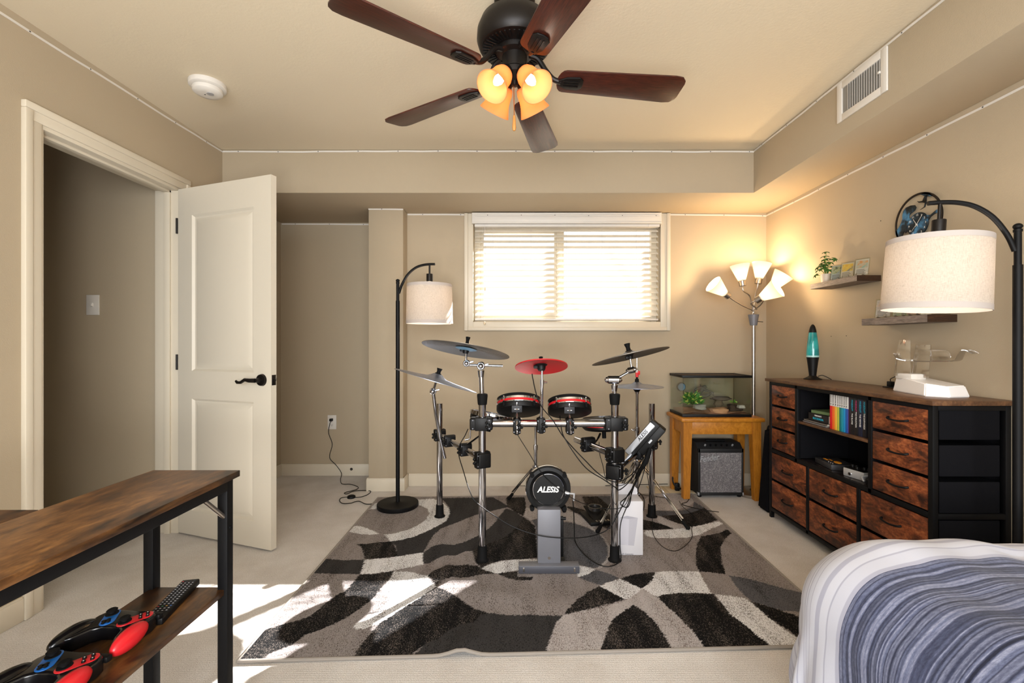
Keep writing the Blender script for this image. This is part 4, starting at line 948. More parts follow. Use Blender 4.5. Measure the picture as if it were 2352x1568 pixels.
# potted plant
pl = thing('potted_plant', (1.90, 2.80, 1.4905), 'small green leafy plant in a pale pot on the upper shelf', 'plant')
pm = Matrix.Translation((1.905, 2.795, 1.4905))
b = MB(); b.lathe([(0, 0), (.024, 0), (.03, .05), (.031, .056), (.028, .056), (.026, .046), (0, .045)], pm, 28); b.build('pot', M('speckled pale pot', 'd9c9b6', .5, var=.2), pl)
stem = MB(); leaf = MB(); rnd = random.Random(11)
def leafs(c, d, r_):
    d = Vector(d).normalized(); m0 = frame(c, d)
    for k in range(6):
        a = 2*math.pi*k/6+rnd.uniform(-.2, .2); t_ = bmesh.new(); ln = r_*rnd.uniform(.85, 1.1); wd = ln*.23
        sp_ = [(0, 0, 0), (ln*.3, wd*.8, .003), (ln*.65, wd, 0), (ln, 0, -ln*.25), (ln*.65, -wd, 0), (ln*.3, -wd*.8, .003)]
        t_.faces.new([t_.verts.new(q) for q in sp_]); r2 = bmesh.ops.extrude_face_region(t_, geom=t_.faces[:])
        for v_ in [g for g in r2['geom'] if isinstance(g, bmesh.types.BMVert)]: v_.co.z += .0008
        leaf._add(t_, 0, m0 @ Matrix.Rotation(a, 4, 'Z'))
base = Vector((1.905, 2.795, 1.535))
for (dx, dy, dz, r_) in ((0, 0, .145, .024), (-.004, .004, .12, .026), (.01, -.02, .10, .026), (-.015, .012, .08, .028), (.0, -.035, .075, .027), (.01, .03, .07, .024), (-.03, .035, .055, .024), (-.02, -.015, .06, .03), (.0, -.075, .09, .022), (-.03, -.03, .04, .03), (-.035, .01, .04, .03), (-.035, .045, .01, .024), (.015, -.045, .045, .026), (-.02, -.05, .025, .024), (-.03, .0, .065, .026), (0, .01, .1, .026)):
    c = base+Vector((dx, dy, dz)); stem.tube([base+Vector((dx*.1, dy*.1, -.005)), base+Vector((dx*.4, dy*.4, dz*.6)), c], .0014, 6, smooth=3); leafs(c, (dx*6, dy*6, .35), r_)
stem.build('stem', M('plant stem', '7b9a3c', .6), pl)
lf = leaf.build('leaves', M('glossy green leaf', '2f5a1c', .4, var=.4), pl, smooth=0)

for (u_, v_) in ((2023, 507), (1909, 772), (1944, 771)):  # small black discs for nail holes in the right wall
    q = WX(u_, v_, XR); b = MB(); b.cyl((XR+.001, q.y, q.z), (XR-.0006, q.y, q.z), .0028, n=10); struct(b.build('nail_hole', blackp))
# ------------------------------------------------------------------ wall clock
cc = WX(2108, 506, XR-.012); rc = .132
ck = thing('wall_clock', (XR, cc.y, cc.z), 'round cut metal wall clock with a dinosaur silhouette behind the right lamp', 'clock')
cm = fmat((XR-.012, cc.y, cc.z), (0, -1, 0), (0, 0, 1))   # x to viewer right, y up, normal into room
cutm, nt, bs = newmat('blued cut steel'); bs.inputs['Metallic'].default_value = .7; bs.inputs['Roughness'].default_value = .35
n = noise(nt, coords(nt), 16, 3); r = ramp(nt, n.outputs[0], [(.35, '14110f'), (.5, '23323d'), (.65, '4b86b5')]); nt.links.new(r.outputs[0], bs.inputs['Base Color'])
b = MB(); b.lathe([(rc, -.0015), (rc, .0015), (rc-.01, .0015), (rc-.01, -.0015)], cm, 72, close=True); b.build('ring', M('dark bronze ring', '1c1512', .35, .6), ck)
b = MB()
def cp_(pts): b.prism(pts, -.0015, .0015, cm)
s = rc
# standing reptile silhouette at the left, tail at the base
cp_([(x*s, y_*s) for x, y_ in ((-.98, -.2), (-.80, -.02), (-.72, .1), (-.66, .22), (-.66, .38), (-.62, .52), (-.5, .62), (-.3, .64), (-.12, .60), (-.06, .50), (-.12, .40), (-.28, .34), (-.36, .28), (-.36, .18), (-.2, .12), (-.18, .06), (-.34, .06), (-.42, -.02), (-.46, -.16), (-.40, -.28), (-.52, -.34), (-.6, -.26), (-.66, -.44), (-.6, -.62), (-.4, -.68), (0, -.7), (.3, -.68), (.6, -.74), (.3, -.95), (-.3, -.95), (-.75, -.66), (-.97, -.3))])
cp_([(x*s, y_*s) for x, y_ in ((.1, .93), (.3, .8), (.45, .74), (.62, .7), (.5, .85), (.3, .94))])
cp_([(x*s, y_*s) for x, y_ in ((.28, .8), (.2, .66), (.05, .68), (-.02, .72), (.05, .64), (.2, .6), (.3, .55), (.26, .42), (.1, .36), (.3, .4), (.36, .55), (.36, .72), (.42, .8))])
cp_([(x*s, y_*s) for x, y_ in ((.98, .22), (.72, .16), (.52, .06), (.36, .1), (.3, .05), (.42, 0), (.44, -.12), (.52, -.02), (.66, .04), (.98, .08))])
b.build('silhouette', cutm, ck)
b = MB(); b.lathe([(0, .003), (.056, .003), (.058, .001), (.058, -.002), (0, -.002)], cm @ Matrix.Translation((.0, -.02, 0)), 48); dial = b.build('dial', cutm, ck)
for k in range(1, 13):
    a = math.pi/2-2*math.pi*k/12
    text('numeral', str(k), .014, inkw, cm @ Matrix.Translation((.046*math.cos(a), -.02+.046*math.sin(a), .0034)), dial, ext=.0002)
b = MB()
for a, l_, w_ in ((R(122), .036, .0028), (R(52), .052, .0022)):
    m = cm @ Matrix.Translation((0, -.02, .006)) @ Matrix.Rotation(a, 4, 'Z'); b.prism([(-.012, -w_/2), (l_, -w_*.3), (l_, w_*.3), (-.012, w_/2)], 0, .0008, m)
m = cm @ Matrix.Translation((0, -.02, .0072)) @ Matrix.Rotation(R(225), 4, 'Z'); b.prism([(-.008, -.0006), (.04, -.0006), (.04, .0006), (-.008, .0006)], 0, .0006, m)
b.cyl(cm @ Vector((0, -.02, .003)), cm @ Vector((0, -.02, .009)), .003, n=12); b.build('hands', white, ck)

# ------------------------------------------------------------------ oak table, tank, amplifier
tb = thing('side_table', (1.46, 3.37, 0), 'honey oak side table with tapered legs carrying the glass tank', 'table')
TX0, TX1, TY0, TY1, TZ = 1.172, 1.765, 3.215, 3.545, .592
b = MB(); b.box((TX0, TY0, TZ-.028), (TX1, TY1, TZ), bev=.008, seg=3); b.build('tabletop', oak, tb)
b = MB()
b.box((TX0+.05, TY0+.03, TZ-.118), (TX1-.05, TY0+.048, TZ-.028), bev=.001); b.box((TX0+.05, TY1-.048, TZ-.118), (TX1-.05, TY1-.03, TZ-.028), bev=.001)
b.box((TX0+.03, TY0+.05, TZ-.118), (TX0+.048, TY1-.05, TZ-.028), bev=.001); b.box((TX1-.048, TY0+.05, TZ-.118), (TX1-.03, TY1-.05, TZ-.028), bev=.001)
b.build('apron', oak, tb)
for (x, y_, sx, sy) in ((TX0+.02, TY0+.02, 1, 1), (TX1-.02, TY0+.02, -1, 1), (TX0+.02, TY1-.02, 1, -1), (TX1-.02, TY1-.02, -1, -1)):
    t_ = bmesh.new(); w1, w0 = .064, .046
    zb2 = RZ+.002 if x < 1.3 and y_ < 3.4 else 0
    v_ = [t_.verts.new((x+sx*a, y_+sy*c, zb2)) for a, c in ((0, 0), (w0, 0), (w0, w0), (0, w0))]+[t_.verts.new((x+sx*a, y_+sy*c, TZ-.028)) for a, c in ((0, 0), (w1, 0), (w1, w1), (0, w1))]
    for f in ((0, 1, 2, 3), (4, 5, 6, 7), (0, 1, 5, 4), (1, 2, 6, 5), (2, 3, 7, 6), (3, 0, 4, 7)): t_.faces.new([v_[q] for q in f])
    bmesh.ops.recalc_face_normals(t_, faces=t_.faces); bmesh.ops.bevel(t_, geom=t_.edges[:], offset=.002, segments=2, affect='EDGES')
    b = MB(); b._add(t_); b.build('leg', oakv, tb)
KX0, KX1, KY0, KY1, KZ0, KZ1 = 1.20, 1.69, 3.27, 3.53, TZ+.0006, .892
tk = thing('glass_tank', (1.445, 3.4, TZ), 'black rimmed glass terrarium tank on the oak side table', 'tank')
def rim(z0, z1, o=.004, i=.012):
    b = MB()
    b.box((KX0-o, KY0-o, z0), (KX1+o, KY0+i, z1), bev=.002); b.box((KX0-o, KY1-i, z0), (KX1+o, KY1+o, z1), bev=.002)
    b.box((KX0-o, KY0+i, z0), (KX0+i, KY1-i, z1), bev=.002); b.box((KX1-i, KY0+i, z0), (KX1+o, KY1-i, z1), bev=.002); return b
rim(KZ0, KZ0+.02).build('bottom_rim', blackp, tk); b = rim(KZ1-.018, KZ1, .006); b.build('top_rim', blackp, tk)
b = MB(); b.box((KX0+.01, KY0+.01, KZ1-.009), (KX1-.01, KY1-.01, KZ1-.004)); b.box((KX0+.01, (KY0+KY1)/2-.006, KZ1-.011), (KX1-.01, (KY0+KY1)/2+.006, KZ1-.002)); b.build('screen_lid', M('dark mesh lid', '3b2c22', .7, nscale=600, nstr=.5), tk, smooth=0)
b = MB(); g = .005
b.box((KX0, KY0, KZ0+.02), (KX1, KY0+g, KZ1-.018)); b.box((KX0, KY1-g, KZ0+.02), (KX1, KY1, KZ1-.018)); b.box((KX0, KY0+g, KZ0+.02), (KX0+g, KY1-g, KZ1-.018)); b.box((KX1-g, KY0+g, KZ0+.02), (KX1, KY1-g, KZ1-.018))
b.build('glass_panel', tank_glass, tk, smooth=0)
sd_ = bmesh.new(); bmesh.ops.create_grid(sd_, x_segments=50, y_segments=28, size=.5)
rnd = random.Random(2)
for v_ in sd_.verts:
    x, y_ = v_.co.x+.5, v_.co.y+.5
    v_.co = Vector((KX0+.008+x*(KX1-KX0-.016), KY0+.008+y_*(KY1-KY0-.016), KZ0+.02+.010*math.sin(x*9)*math.cos(y_*5)+.012*y_+.003+rnd.uniform(0, .002)))
b = MB(); b._add(sd_); b.box((KX0+.008, KY0+.008, KZ0+.004), (KX1-.008, KY1-.008, KZ0+.020)); sn = tag(b.build('reptile_sand', M('pinkish tank sand', 'b58a6d', .95, nscale=500, nstr=.8, var=.2)), 'pink brown sand covering the floor of the glass tank', 'sand', kind='stuff')
def rock(name, c, sc, col, label, seed, cat='rock', grp='rocks in the glass tank'):
    t_ = bmesh.new(); bmesh.ops.create_icosphere(t_, subdivisions=3, radius=1); rnd = random.Random(seed)
    ph = [rnd.uniform(0, 6) for _ in range(6)]
    for v_ in t_.verts:
        p = v_.co.copy(); k = 1+.14*math.sin(p.x*4+ph[0])+.12*math.sin(p.y*5+ph[1])+.1*math.sin(p.z*7+ph[2])+.05*math.sin(p.x*13+ph[3])*math.sin(p.z*12+ph[4])
        q = Vector([math.copysign(abs(a)**.75, a) for a in p]); v_.co = Vector((q.x*sc[0]*k, q.y*sc[1]*k, q.z*sc[2]*k))
    b = MB(); b._add(t_, 0, Matrix.Translation(c)); return tag(b.build(name, M(name+' stone '+str(seed), col, .85, nscale=60, nstr=.8, ndist=.004, var=.35), smooth=60), label, cat, grp)
zf_ = KZ0+.03
def TKp(u, v, Y): return P(u, v, Y)
rock('rock', TKp(1607, 934, 3.33), (.048, .03, .022), '8d8a83', 'low grey rock at the front left of the tank', 1)
rock('rock', TKp(1652, 942, 3.33), (.058, .03, .022), 'b98a64', 'flat tan rock at the front middle of the tank', 2)
rock('rock', TKp(1650, 927, 3.40), (.034, .03, .028), '5f523f', 'dark block under the stone arch', 3)
rock('rock', TKp(1657, 915, 3.40), (.080, .035, .013), '5b4f42', 'flat dark slab bridging the rocks', 4)
rock('rock', TKp(1688, 936, 3.40), (.05, .03, .028), '3f3024', 'dark brown rock behind the stone tortoise', 5)
rock('rock', TKp(1702, 934, 3.32), (.022, .02, .014), 'a8a39a', 'small pale domed stone at the front right of the tank', 6)
b = MB()
b.tube([TKp(1600, 925, 3.44), TKp(1605, 905, 3.44), TKp(1612, 893, 3.43), TKp(1622, 887, 3.43)], [.022, .018, .02, .010], 9, smooth=4)
b.tube([TKp(1596, 896, 3.43), TKp(1608, 890, 3.43), TKp(1622, 896, 3.42), TKp(1640, 902, 3.40)], [.008, .012, .009, .004], 8, smooth=4)
b.tube([TKp(1608, 912, 3.42), TKp(1625, 908, 3.41), TKp(1636, 902, 3.40), TKp(1640, 912, 3.39)], [.012, .01, .006, .003], 8, smooth=4)
b.tube([TKp(1612, 890, 3.43), TKp(1608, 883, 3.43)], [.008, .004], 8)
dw = tag(b.build('driftwood', M('grey driftwood', '5d5648', .9, nscale=40, nstr=.9, ndist=.004, var=.4)), 'branching grey driftwood in the glass tank', 'driftwood')
def tankplant(c, n_, r_, col1, label, seed):
    t0 = thing('artificial_plant', c, label, 'plant'); rnd = random.Random(seed); b = MB(); st_ = MB()
    for k in range(n_):
        a = rnd.uniform(0, 6.28); el = rnd.uniform(.15, 1.25); d = Vector((math.cos(a)*math.cos(el), math.sin(a)*math.cos(el)*.6, math.sin(el))); p = Vector(c)+d*r_*rnd.uniform(.4, 1)
        if p.x < KX0+.015: p.x = KX0+.015
        ld = (d+Vector((rnd.uniform(-.5, .5), rnd.uniform(-.5, .5), rnd.uniform(-.7, .3)))).normalized(); m0 = frame(p, ld.cross(Vector((0, 0, 1))).normalized()+Vector((0, 0, .4)), ld)
        ln = r_*.38; wd = ln*.2; t_ = bmesh.new(); t_.faces.new([t_.verts.new(q) for q in ((0, 0, 0), (ln*.4, wd, 0), (ln, 0, 0), (ln*.4, -wd, 0))]); r2 = bmesh.ops.extrude_face_region(t_, geom=t_.faces[:])
        for v_ in [g_ for g_ in r2['geom'] if isinstance(g_, bmesh.types.BMVert)]: v_.co.z += .0006
        b._add(t_, 0 if rnd.random() > .25 else 1, m0)
        if k % 6 == 0: st_.tube([Vector(c), p], .001, 5)
    b.build('leaves', [M(label[:12]+' leaf', col1, .5, var=.3), M(label[:12]+' pale leaf', 'b5bd5c', .5)], t0, smooth=0); st_.build('stem', M('plastic stem', '3f5a22', .6), t0)
tankplant(TKp(1590, 928, 3.38), 190, .085, '3f7a2a', 'bushy green artificial plant at the left of the tank', 4)
tankplant(TKp(1684, 925, 3.40), 40, .026, '57b81f', 'small bright green plant tuft on the tank rocks', 9)
gq = TKp(1572, 890, 3.45); tg = thing('tank_gauge', gq, 'round silver blue gauge on the back glass of the tank', 'gauge')
b = MB(); b.cyl((gq.x+.0, KY1-.008, gq.z), (gq.x, KY1-.022, gq.z), .034, .031, 36); b.build('case', blackp, tg); b = MB(); b.cyl((gq.x, KY1-.022, gq.z), (gq.x, KY1-.0235, gq.z), .028, n=32); b.build('face', M('blue grey gauge face', '6f95b0', .15, .3, var=.3), tg)

am = thing('guitar_amplifier', (1.49, 3.42, 0), 'black guitar combo amplifier with silver grille under the oak table', 'amplifier')
AX0, AX1, AY0, AY1, AZ0, AZ1 = 1.325, 1.655, 3.305, 3.50, .018, .372
b = MB()
prof = [(AY0+.012, AZ0), (AY1, AZ0), (AY1, AZ1+.02), (AY0+.055, AZ1+.02), (AY0+.012, AZ1-.02)]
b.prism([(y_, z) for y_, z in prof], AX0, AX1, Matrix(((0, 0, 1, 0), (1, 0, 0, 0), (0, 1, 0, 0), (0, 0, 0, 1))), bev=.003)
b.box((AX0, AY0, AZ0), (AX1, AY0+.014, AZ0+.022), bev=.003); b.box((AX0, AY0, AZ1-.045), (AX1, AY0+.014, AZ1-.015), bev=.003); b.box((AX0, AY0, AZ0), (AX0+.016, AY0+.014, AZ1-.015), bev=.003); b.box((AX1-.016, AY0, AZ0), (AX1, AY0+.014, AZ1-.015), bev=.003)
b.build('cabinet', M('black tolex', '101012', .6, nscale=300, nstr=.6), am)
gm, nt, bs = newmat('silver grille cloth'); bs.inputs['Roughness'].default_value = .6
ck_ = N(nt, 'ShaderNodeTexChecker'); ck_.inputs['Scale'].default_value = 260; nt.links.new(coords(nt), ck_.inputs['Vector'])
n = noise(nt, coords(nt, 'Object', (150, 150, 150)), 1, 2); mx = N(nt, 'ShaderNodeMath', operation='MULTIPLY'); nt.links.new(ck_.outputs['Fac'], mx.inputs[0]); nt.links.new(n.outputs[0], mx.inputs[1])
r = ramp(nt, mx.outputs[0], [(0, '454145'), (.45, '7d797c'), (.7, 'c0bdbb')]); nt.links.new(r.outputs[0], bs.inputs['Base Color'])
b = MB(); b.box((AX0+.016, AY0+.002, AZ0+.022), (AX1-.016, AY0+.008, AZ1-.045)); b.build('grille', gm, am, smooth=0)
text('logo', 'Fender', .062, silverm, fmat((AX0+.075, AY0-.0015, AZ1-.085), (1, 0, .14), (-.15, 0, 1)), am, ext=.001, shear=.35, sx=.8, bold=.0006)
b = MB(); b.box((AX0+.02, -.001, 0), (AX1-.02, .001, .04), mat=Matrix.Translation((0, AY0+.034, AZ1-.018)) @ Matrix.Rotation(R(-47), 4, 'X')); b.build('control_panel', blackp, am)
for k in range(6):
    b = MB(); p = Vector((AX0+.06+k*.04, AY0+.03, AZ1+.002)); b.cyl(p, p+Vector((0, -.008, .008)), .007, .006, 14); b.build('knob', silverm if k in (0, 5) else blackp, am)
b = MB(); b.box((AX0+.09, AY0+.085, AZ1+.02), (AX1-.09, AY0+.11, AZ1+.034), bev=.006); b.build('carry_handle', rubber, am)
for x in (AX0+.02, AX1-.02):
    for y_ in (AY0+.03, AY1-.03):
        b = MB(); b.cyl((x, y_, 0), (x, y_, AZ0+.001), .013, .015, 16); b.build('rubber_foot', rubber, am)
b = MB()
for x in (AX0-.001, AX1-.009):
    for z in (AZ0-.001, ): b.box((x, AY0-.001, z), (x+.01, AY0+.025, z+.022), bev=.002)
b.build('corner_guard', silverm, am)
# pale tile strip, cable coil, case
b = MB()
for k in range(4): b.box((1.02+k*.13, 3.40, .0), (1.02+k*.13+.127, 3.56, .006), bev=.001)
tag(b.build('floor_tile', M('pale stone tile', 'cbb895', .5, var=.1)), 'strip of pale beige floor tiles under the back of the oak table', 'tile')
cb_ = thing('cable_coil', (1.23, 3.46, .01), 'black coiled cable with a plug between the oak table legs', 'cable')
b = MB()
for k in range(3): b.tube([Vector((1.25+.06*math.cos(a), 3.46+.02*math.sin(a)-.006*k, .085+(.065-.006*k)*math.sin(a))) for a in [R(-200+q*12) for q in range(22)]], .004, 8)
b.build('cord', blackp, cb_); b = MB(); b.box((1.205, 3.435, .006), (1.24, 3.465, .065), bev=.008); b.build('plug', blackp, cb_)
b = MB(); b.tube([(1.24, 3.40, .012), (1.28, 3.35, .01), (1.20, 3.18, .018), (1.14, 3.12, .018), (1.24, 3.02, .018), (1.33, 2.98, .018)], .0026, 8, smooth=5); tag(b.build('floor_cable', blackp), 'thin black cable on the rug by the near left oak table leg', 'cable')
b = MB(); b.tube([(1.19, 3.566, .02), (1.0, 3.566, .016), (.7, 3.565, .008)], .0026, 8, smooth=5); tag(b.build('floor_cable', blackp), 'thin black cable along the foot of the back wall baseboard', 'cable')
cs = thing('instrument_case', (1.74, 3.05, 0), 'slim black soft case standing between the oak table and the dresser', 'case')
t_ = bmesh.new(); lo = [(1.655, 3.0), (1.83, 3.0), (1.83, 3.12), (1.655, 3.12)]; hi = [(1.69, 3.04), (1.80, 3.04), (1.80, 3.10), (1.69, 3.10)]
v_ = [t_.verts.new((x, y_, .004)) for x, y_ in lo]+[t_.verts.new((x, y_, .545)) for x, y_ in hi]
for f in ((0, 1, 2, 3), (4, 5, 6, 7), (0, 1, 5, 4), (1, 2, 6, 5), (2, 3, 7, 6), (3, 0, 4, 7)): t_.faces.new([v_[q] for q in f])
bmesh.ops.recalc_face_normals(t_, faces=t_.faces); bmesh.ops.bevel(t_, geom=t_.edges[:], offset=.012, segments=3, affect='EDGES')
b = MB(); b._add(t_); b.build('shell', darkfab, cs)
b = MB(); b.tube([(1.70, 3.07, .54), (1.71, 3.07, .565), (1.77, 3.07, .565), (1.78, 3.07, .54)], .006, 8, smooth=4); b.build('handle', rubber, cs)

# ------------------------------------------------------------------ bed
bed = thing('bed', (1.35, .2, 0), 'bed with a striped navy and white comforter in the lower right', 'bed')
Rr = .19; BXi, BYi = .935, 1.135; ZT = .605
ns, ntt = 200, 200
t_ = bmesh.new(); uvl = t_.loops.layers.uv.new('UVMap'); grid = []
def sx_(i): return -.62+i/(ns-1)*(1.64)      # s: arc distance right of inset left edge
def ty_(j): return -2.0+j/(ntt-1)*2.6         # t: arc distance beyond the inset far edge
def bedpt(s_, t__):
    so = max(0, -s_); to = max(0, t__); d = math.hypot(so, to)
    bxp = BXi+max(0, s_); byp = BYi+min(0, t__)
    wob = .009*math.sin(9*s_+3.1*t__)+.006*math.sin(17*t__-5*s_+1)+.004*math.sin(31*s_+11*t__)
    cr = .02*math.exp(-((s_-.55+.5*t__)/.09)**2)*(1 if t__ < 0 else math.exp(-(t__/.1)**2))-.012*math.exp(-((s_-.30-.25*t__)/.05)**2)
    if d < 1e-6: return Vector((bxp, byp, ZT+wob+cr))
    ux, uy = -so/d, to/d
    if d < Rr*math.pi/2: hr = Rr*math.sin(d/Rr); dz = Rr*(1-math.cos(d/Rr))
    else:
        e = d-Rr*math.pi/2; hr = Rr+.06*e-.35*max(0, e-.16)**1.3; dz = Rr+e
        f = min(1, e/.25); hr += f*(.014*math.sin(26*t__+3)+.008*math.sin(47*t__+9*s_)+(.028*math.sin(9*math.atan2(to, so+1e-6)) if to > 0 and so > 0 else 0))
    z = ZT-dz+wob*(1-min(1, d/.3)); return Vector((bxp+ux*hr, byp+uy*hr, max(.13+.015*math.sin(20*s_+13*t__), z)))
for j in range(ntt): grid.append([t_.verts.new(bedpt(sx_(i), ty_(j))) for i in range(ns)])
for j in range(ntt-1):
    for i in range(ns-1):
        if math.hypot(min(0, sx_(i+1)), max(0, ty_(j))) > .66: continue
        f = t_.faces.new((grid[j][i], grid[j][i+1], grid[j+1][i+1], grid[j+1][i]))
        for lp, (ii, jj) in zip(f.loops, ((i, j), (i+1, j), (i+1, j+1), (i, j+1))): lp[uvl].uv = (sx_(ii), ty_(jj))
bmesh.ops.delete(t_, geom=[v for v in t_.verts if not v.link_faces], context='VERTS')
bmesh.ops.recalc_face_normals(t_, faces=t_.faces)
me = bpy.data.meshes.new('comforter'); t_.to_mesh(me); t_.free()
m, nt, bs = newmat('striped comforter'); bs.inputs['Roughness'].default_value = .9; bs.inputs['Specular IOR Level'].default_value = .15; bs.inputs['Sheen Weight'].default_value = .1
tc = N(nt, 'ShaderNodeTexCoord'); sp_ = N(nt, 'ShaderNodeSeparateXYZ'); nt.links.new(tc.outputs['UV'], sp_.inputs[0])
wn = noise(nt, tc.outputs['UV'], 2.2, 3)
wa = N(nt, 'ShaderNodeMath', operation='MULTIPLY_ADD'); nt.links.new(wn.outputs[0], wa.inputs[0]); wa.inputs[1].default_value = .035; nt.links.new(sp_.outputs['Y'], wa.inputs[2])
skew = N(nt, 'ShaderNodeMath', operation='MULTIPLY_ADD'); nt.links.new(sp_.outputs['X'], skew.inputs[0]); skew.inputs[1].default_value = -.09; nt.links.new(wa.outputs[0], skew.inputs[2])
n1 = N(nt, 'ShaderNodeTexNoise', noise_dimensions='1D'); n1.inputs['Scale'].default_value = 15; n1.inputs['Detail'].default_value = 3; n1.inputs['Roughness'].default_value = .65; nt.links.new(skew.outputs[0], n1.inputs['W'])
st = ramp(nt, n1.outputs['Fac'], [(.32, '24283c'), (.41, '4b516c'), (.45, '8d93ad'), (.485, '3a3f57'), (.52, '7f87a6'), (.56, 'a9afc8'), (.60, '5d6482'), (.66, '292d42')])
tex = noise(nt, coords(nt, 'UV', (90, 300, 1)), 1, 5, .75); tex2 = noise(nt, coords(nt, 'UV', (26, 60, 1)), 1, 4, .7)
tr_ = ramp(nt, tex.outputs[0], [(.3, '7d8094'), (.7, 'ffffff')]); tr2 = ramp(nt, tex2.outputs[0], [(.3, '8b8fa6'), (.65, 'ffffff')])
q1 = N(nt, 'ShaderNodeMix', data_type='RGBA', blend_type='MULTIPLY'); q1.inputs['Factor'].default_value = .75; nt.links.new(st.outputs[0], q1.inputs['A']); nt.links.new(tr_.outputs[0], q1.inputs['B'])
q2 = N(nt, 'ShaderNodeMix', data_type='RGBA', blend_type='MULTIPLY'); q2.inputs['Factor'].default_value = .5; nt.links.new(q1.outputs['Result'], q2.inputs['A']); nt.links.new(tr2.outputs[0], q2.inputs['B'])
n2 = N(nt, 'ShaderNodeTexNoise', noise_dimensions='1D'); n2.inputs['Scale'].default_value = 26; n2.inputs['Detail'].default_value = 0; nt.links.new(skew.outputs[0], n2.inputs['W'])
wr = ramp(nt, n2.outputs['Fac'], [(.44, 'bfc2d0'), (.47, 'a6a8ba'), (.53, 'a6a8ba'), (.56, 'c4c7d4')])
gt = N(nt, 'ShaderNodeMath', operation='GREATER_THAN'); nt.links.new(skew.outputs[0], gt.inputs[0]); gt.inputs[1].default_value = -.045
q3 = N(nt, 'ShaderNodeMix', data_type='RGBA'); nt.links.new(gt.outputs[0], q3.inputs['Factor']); nt.links.new(q2.outputs['Result'], q3.inputs['A']); nt.links.new(wr.outputs[0], q3.inputs['B'])
nt.links.new(q3.outputs['Result'], bs.inputs['Base Color']); bump(nt, bs, tex.outputs[0], .25, .001)
me.materials.append(m); me.polygons.foreach_set('use_smooth', [True]*len(me.polygons))
o = bpy.data.objects.new('comforter', me); COL.objects.link(o); adopt(o, bed)
b = MB(); b.box((.86, -.9, .28), (1.93, 1.20, .55), bev=.09, seg=5); b.build('mattress', M('mattress ticking', 'dad7d2', .9), bed)
b = MB(); b.box((.82, -.88, .12), (1.93, 1.20, .28), bev=.01); b.build('bed_skirt', M('navy bed skirt', '34364a', .9, nscale=200, nstr=.4), bed)
for x in (.86, 1.87):
    for y_ in (-.88, 1.15): b = MB(); b.box((x-.03, y_-.03, 0), (x+.03, y_+.03, .125), bev=.004); b.build('leg', blackp, bed)

# ------------------------------------------------------------------ console desk, remote, controllers
dk = thing('console_table', (-.93, .6, 0), 'narrow rustic brown console table with black metal legs in the lower left', 'table')
QZ = .75
b = MB(); b.box((-1.063, -.35, QZ-.018), (-.808, 1.333, QZ), bev=.0015)
o = b.build('tabletop', desk_wood, dk)
b = MB(); b.box((-1.9, .42, QZ-.018), (-1.0645, 1.015, QZ), bev=.0015); b.build('side_tabletop', desk_wood, dk)
b = MB()
b.box((-.845, -.33, QZ-.048), (-.817, 1.315, QZ-.018), bev=.002); b.box((-1.055, -.33, QZ-.048), (-1.027, 1.315, QZ-.018), bev=.002); b.box((-1.027, 1.287, QZ-.048), (-.845, 1.315, QZ-.018), bev=.002)
b.box((-1.88, .43, QZ-.048), (-1.06, .46, QZ-.018), bev=.002); b.box((-1.88, .975, QZ-.048), (-1.06, 1.0, QZ-.018), bev=.002)
b.build('frame_rail', blackm, dk)
for x in (-.845, -1.055):
    for y_ in (-.33, 1.287):
        b = MB(); b.box((x, y_, 0), (x+.028, y_+.028, QZ-.018), bev=.002); b.build('leg', blackm, dk)
for y_ in (.432, .972): b = MB(); b.box((-1.885, y_, 0), (-1.857, y_+.028, QZ-.018), bev=.002); b.build('leg', blackm, dk)
SZ = .424
b = MB(); b.box((-1.04, -.32, SZ-.016), (-.826, 1.302, SZ), bev=.0015); b.build('shelf', desk_wood, dk)
b = MB(); b.tube([(-.828, 1.19, QZ-.028), (-.828, 1.196, QZ-.036), (-.828, 1.295, .625), (-.828, 1.30, .617)], .006, 10); b.build('brace', steel, dk); b = MB(); b.cyl((-.817, 1.301, .595), (-.813, 1.301, .595), .005, n=12); b.build('bolt', blackm, dk)

rm = thing('remote_control', G(410, 1380, SZ), 'long black television remote lying on the console shelf', 'remote')
ra = (P(440, 1337, 1)-P(375, 1410, 1)); pA = Vector(((458-VX)/F*1.30-.018, 1.305, SZ)); pB = Vector(((385-VX)/F*1.15, 1.15, SZ))
ra = Vector((-.035, .165, 0)).normalized()
ctr = Vector((-.915, 1.215, SZ+.0005)); m = fmat(ctr, (ra.y, -ra.x, 0), ra) ; yl = .098
b = MB(); b.box((-.0225, -yl, .0), (.0225, yl, .018), mat=m, bev=.004, seg=3); b.build('body', blackp, rm)
bt = {'w': M('white button print', 'b9b9bd', .5), 'r': redp, 'b': bluep, 'g': M('green button', '2f8a4a', .5), 'y': M('amber button', 'd9a021', .5), 'd': M('dark rubber button', '2b2b30', .6)}
b = MB(); mats = list(bt.values()); keys = list(bt)
for r_ in range(15):
    for c_ in range(4):
        yy = .084-r_*.0105; xx = -.0145+c_*.0096; k = 'w'
        if r_ == 0: k = 'r' if c_ == 0 else 'd'
        if r_ == 12: k = 'rgyb'[c_]
        b.box((xx-.0033, yy-.003, .018), (xx+.0033, yy+.003, .0192), keys.index('d'), mat=m, bev=.0006)
        b.box((xx-.0018, yy-.0013, .0192), (xx+.0018, yy+.0013, .0195), keys.index(k), mat=m)
b.build('buttons', mats, rm)
text('brand_mark', 'SAMSUNG', .0075, inkw, m @ Matrix.Translation((0, -.085, .0182)), rm, ext=.0001, bold=.0001)

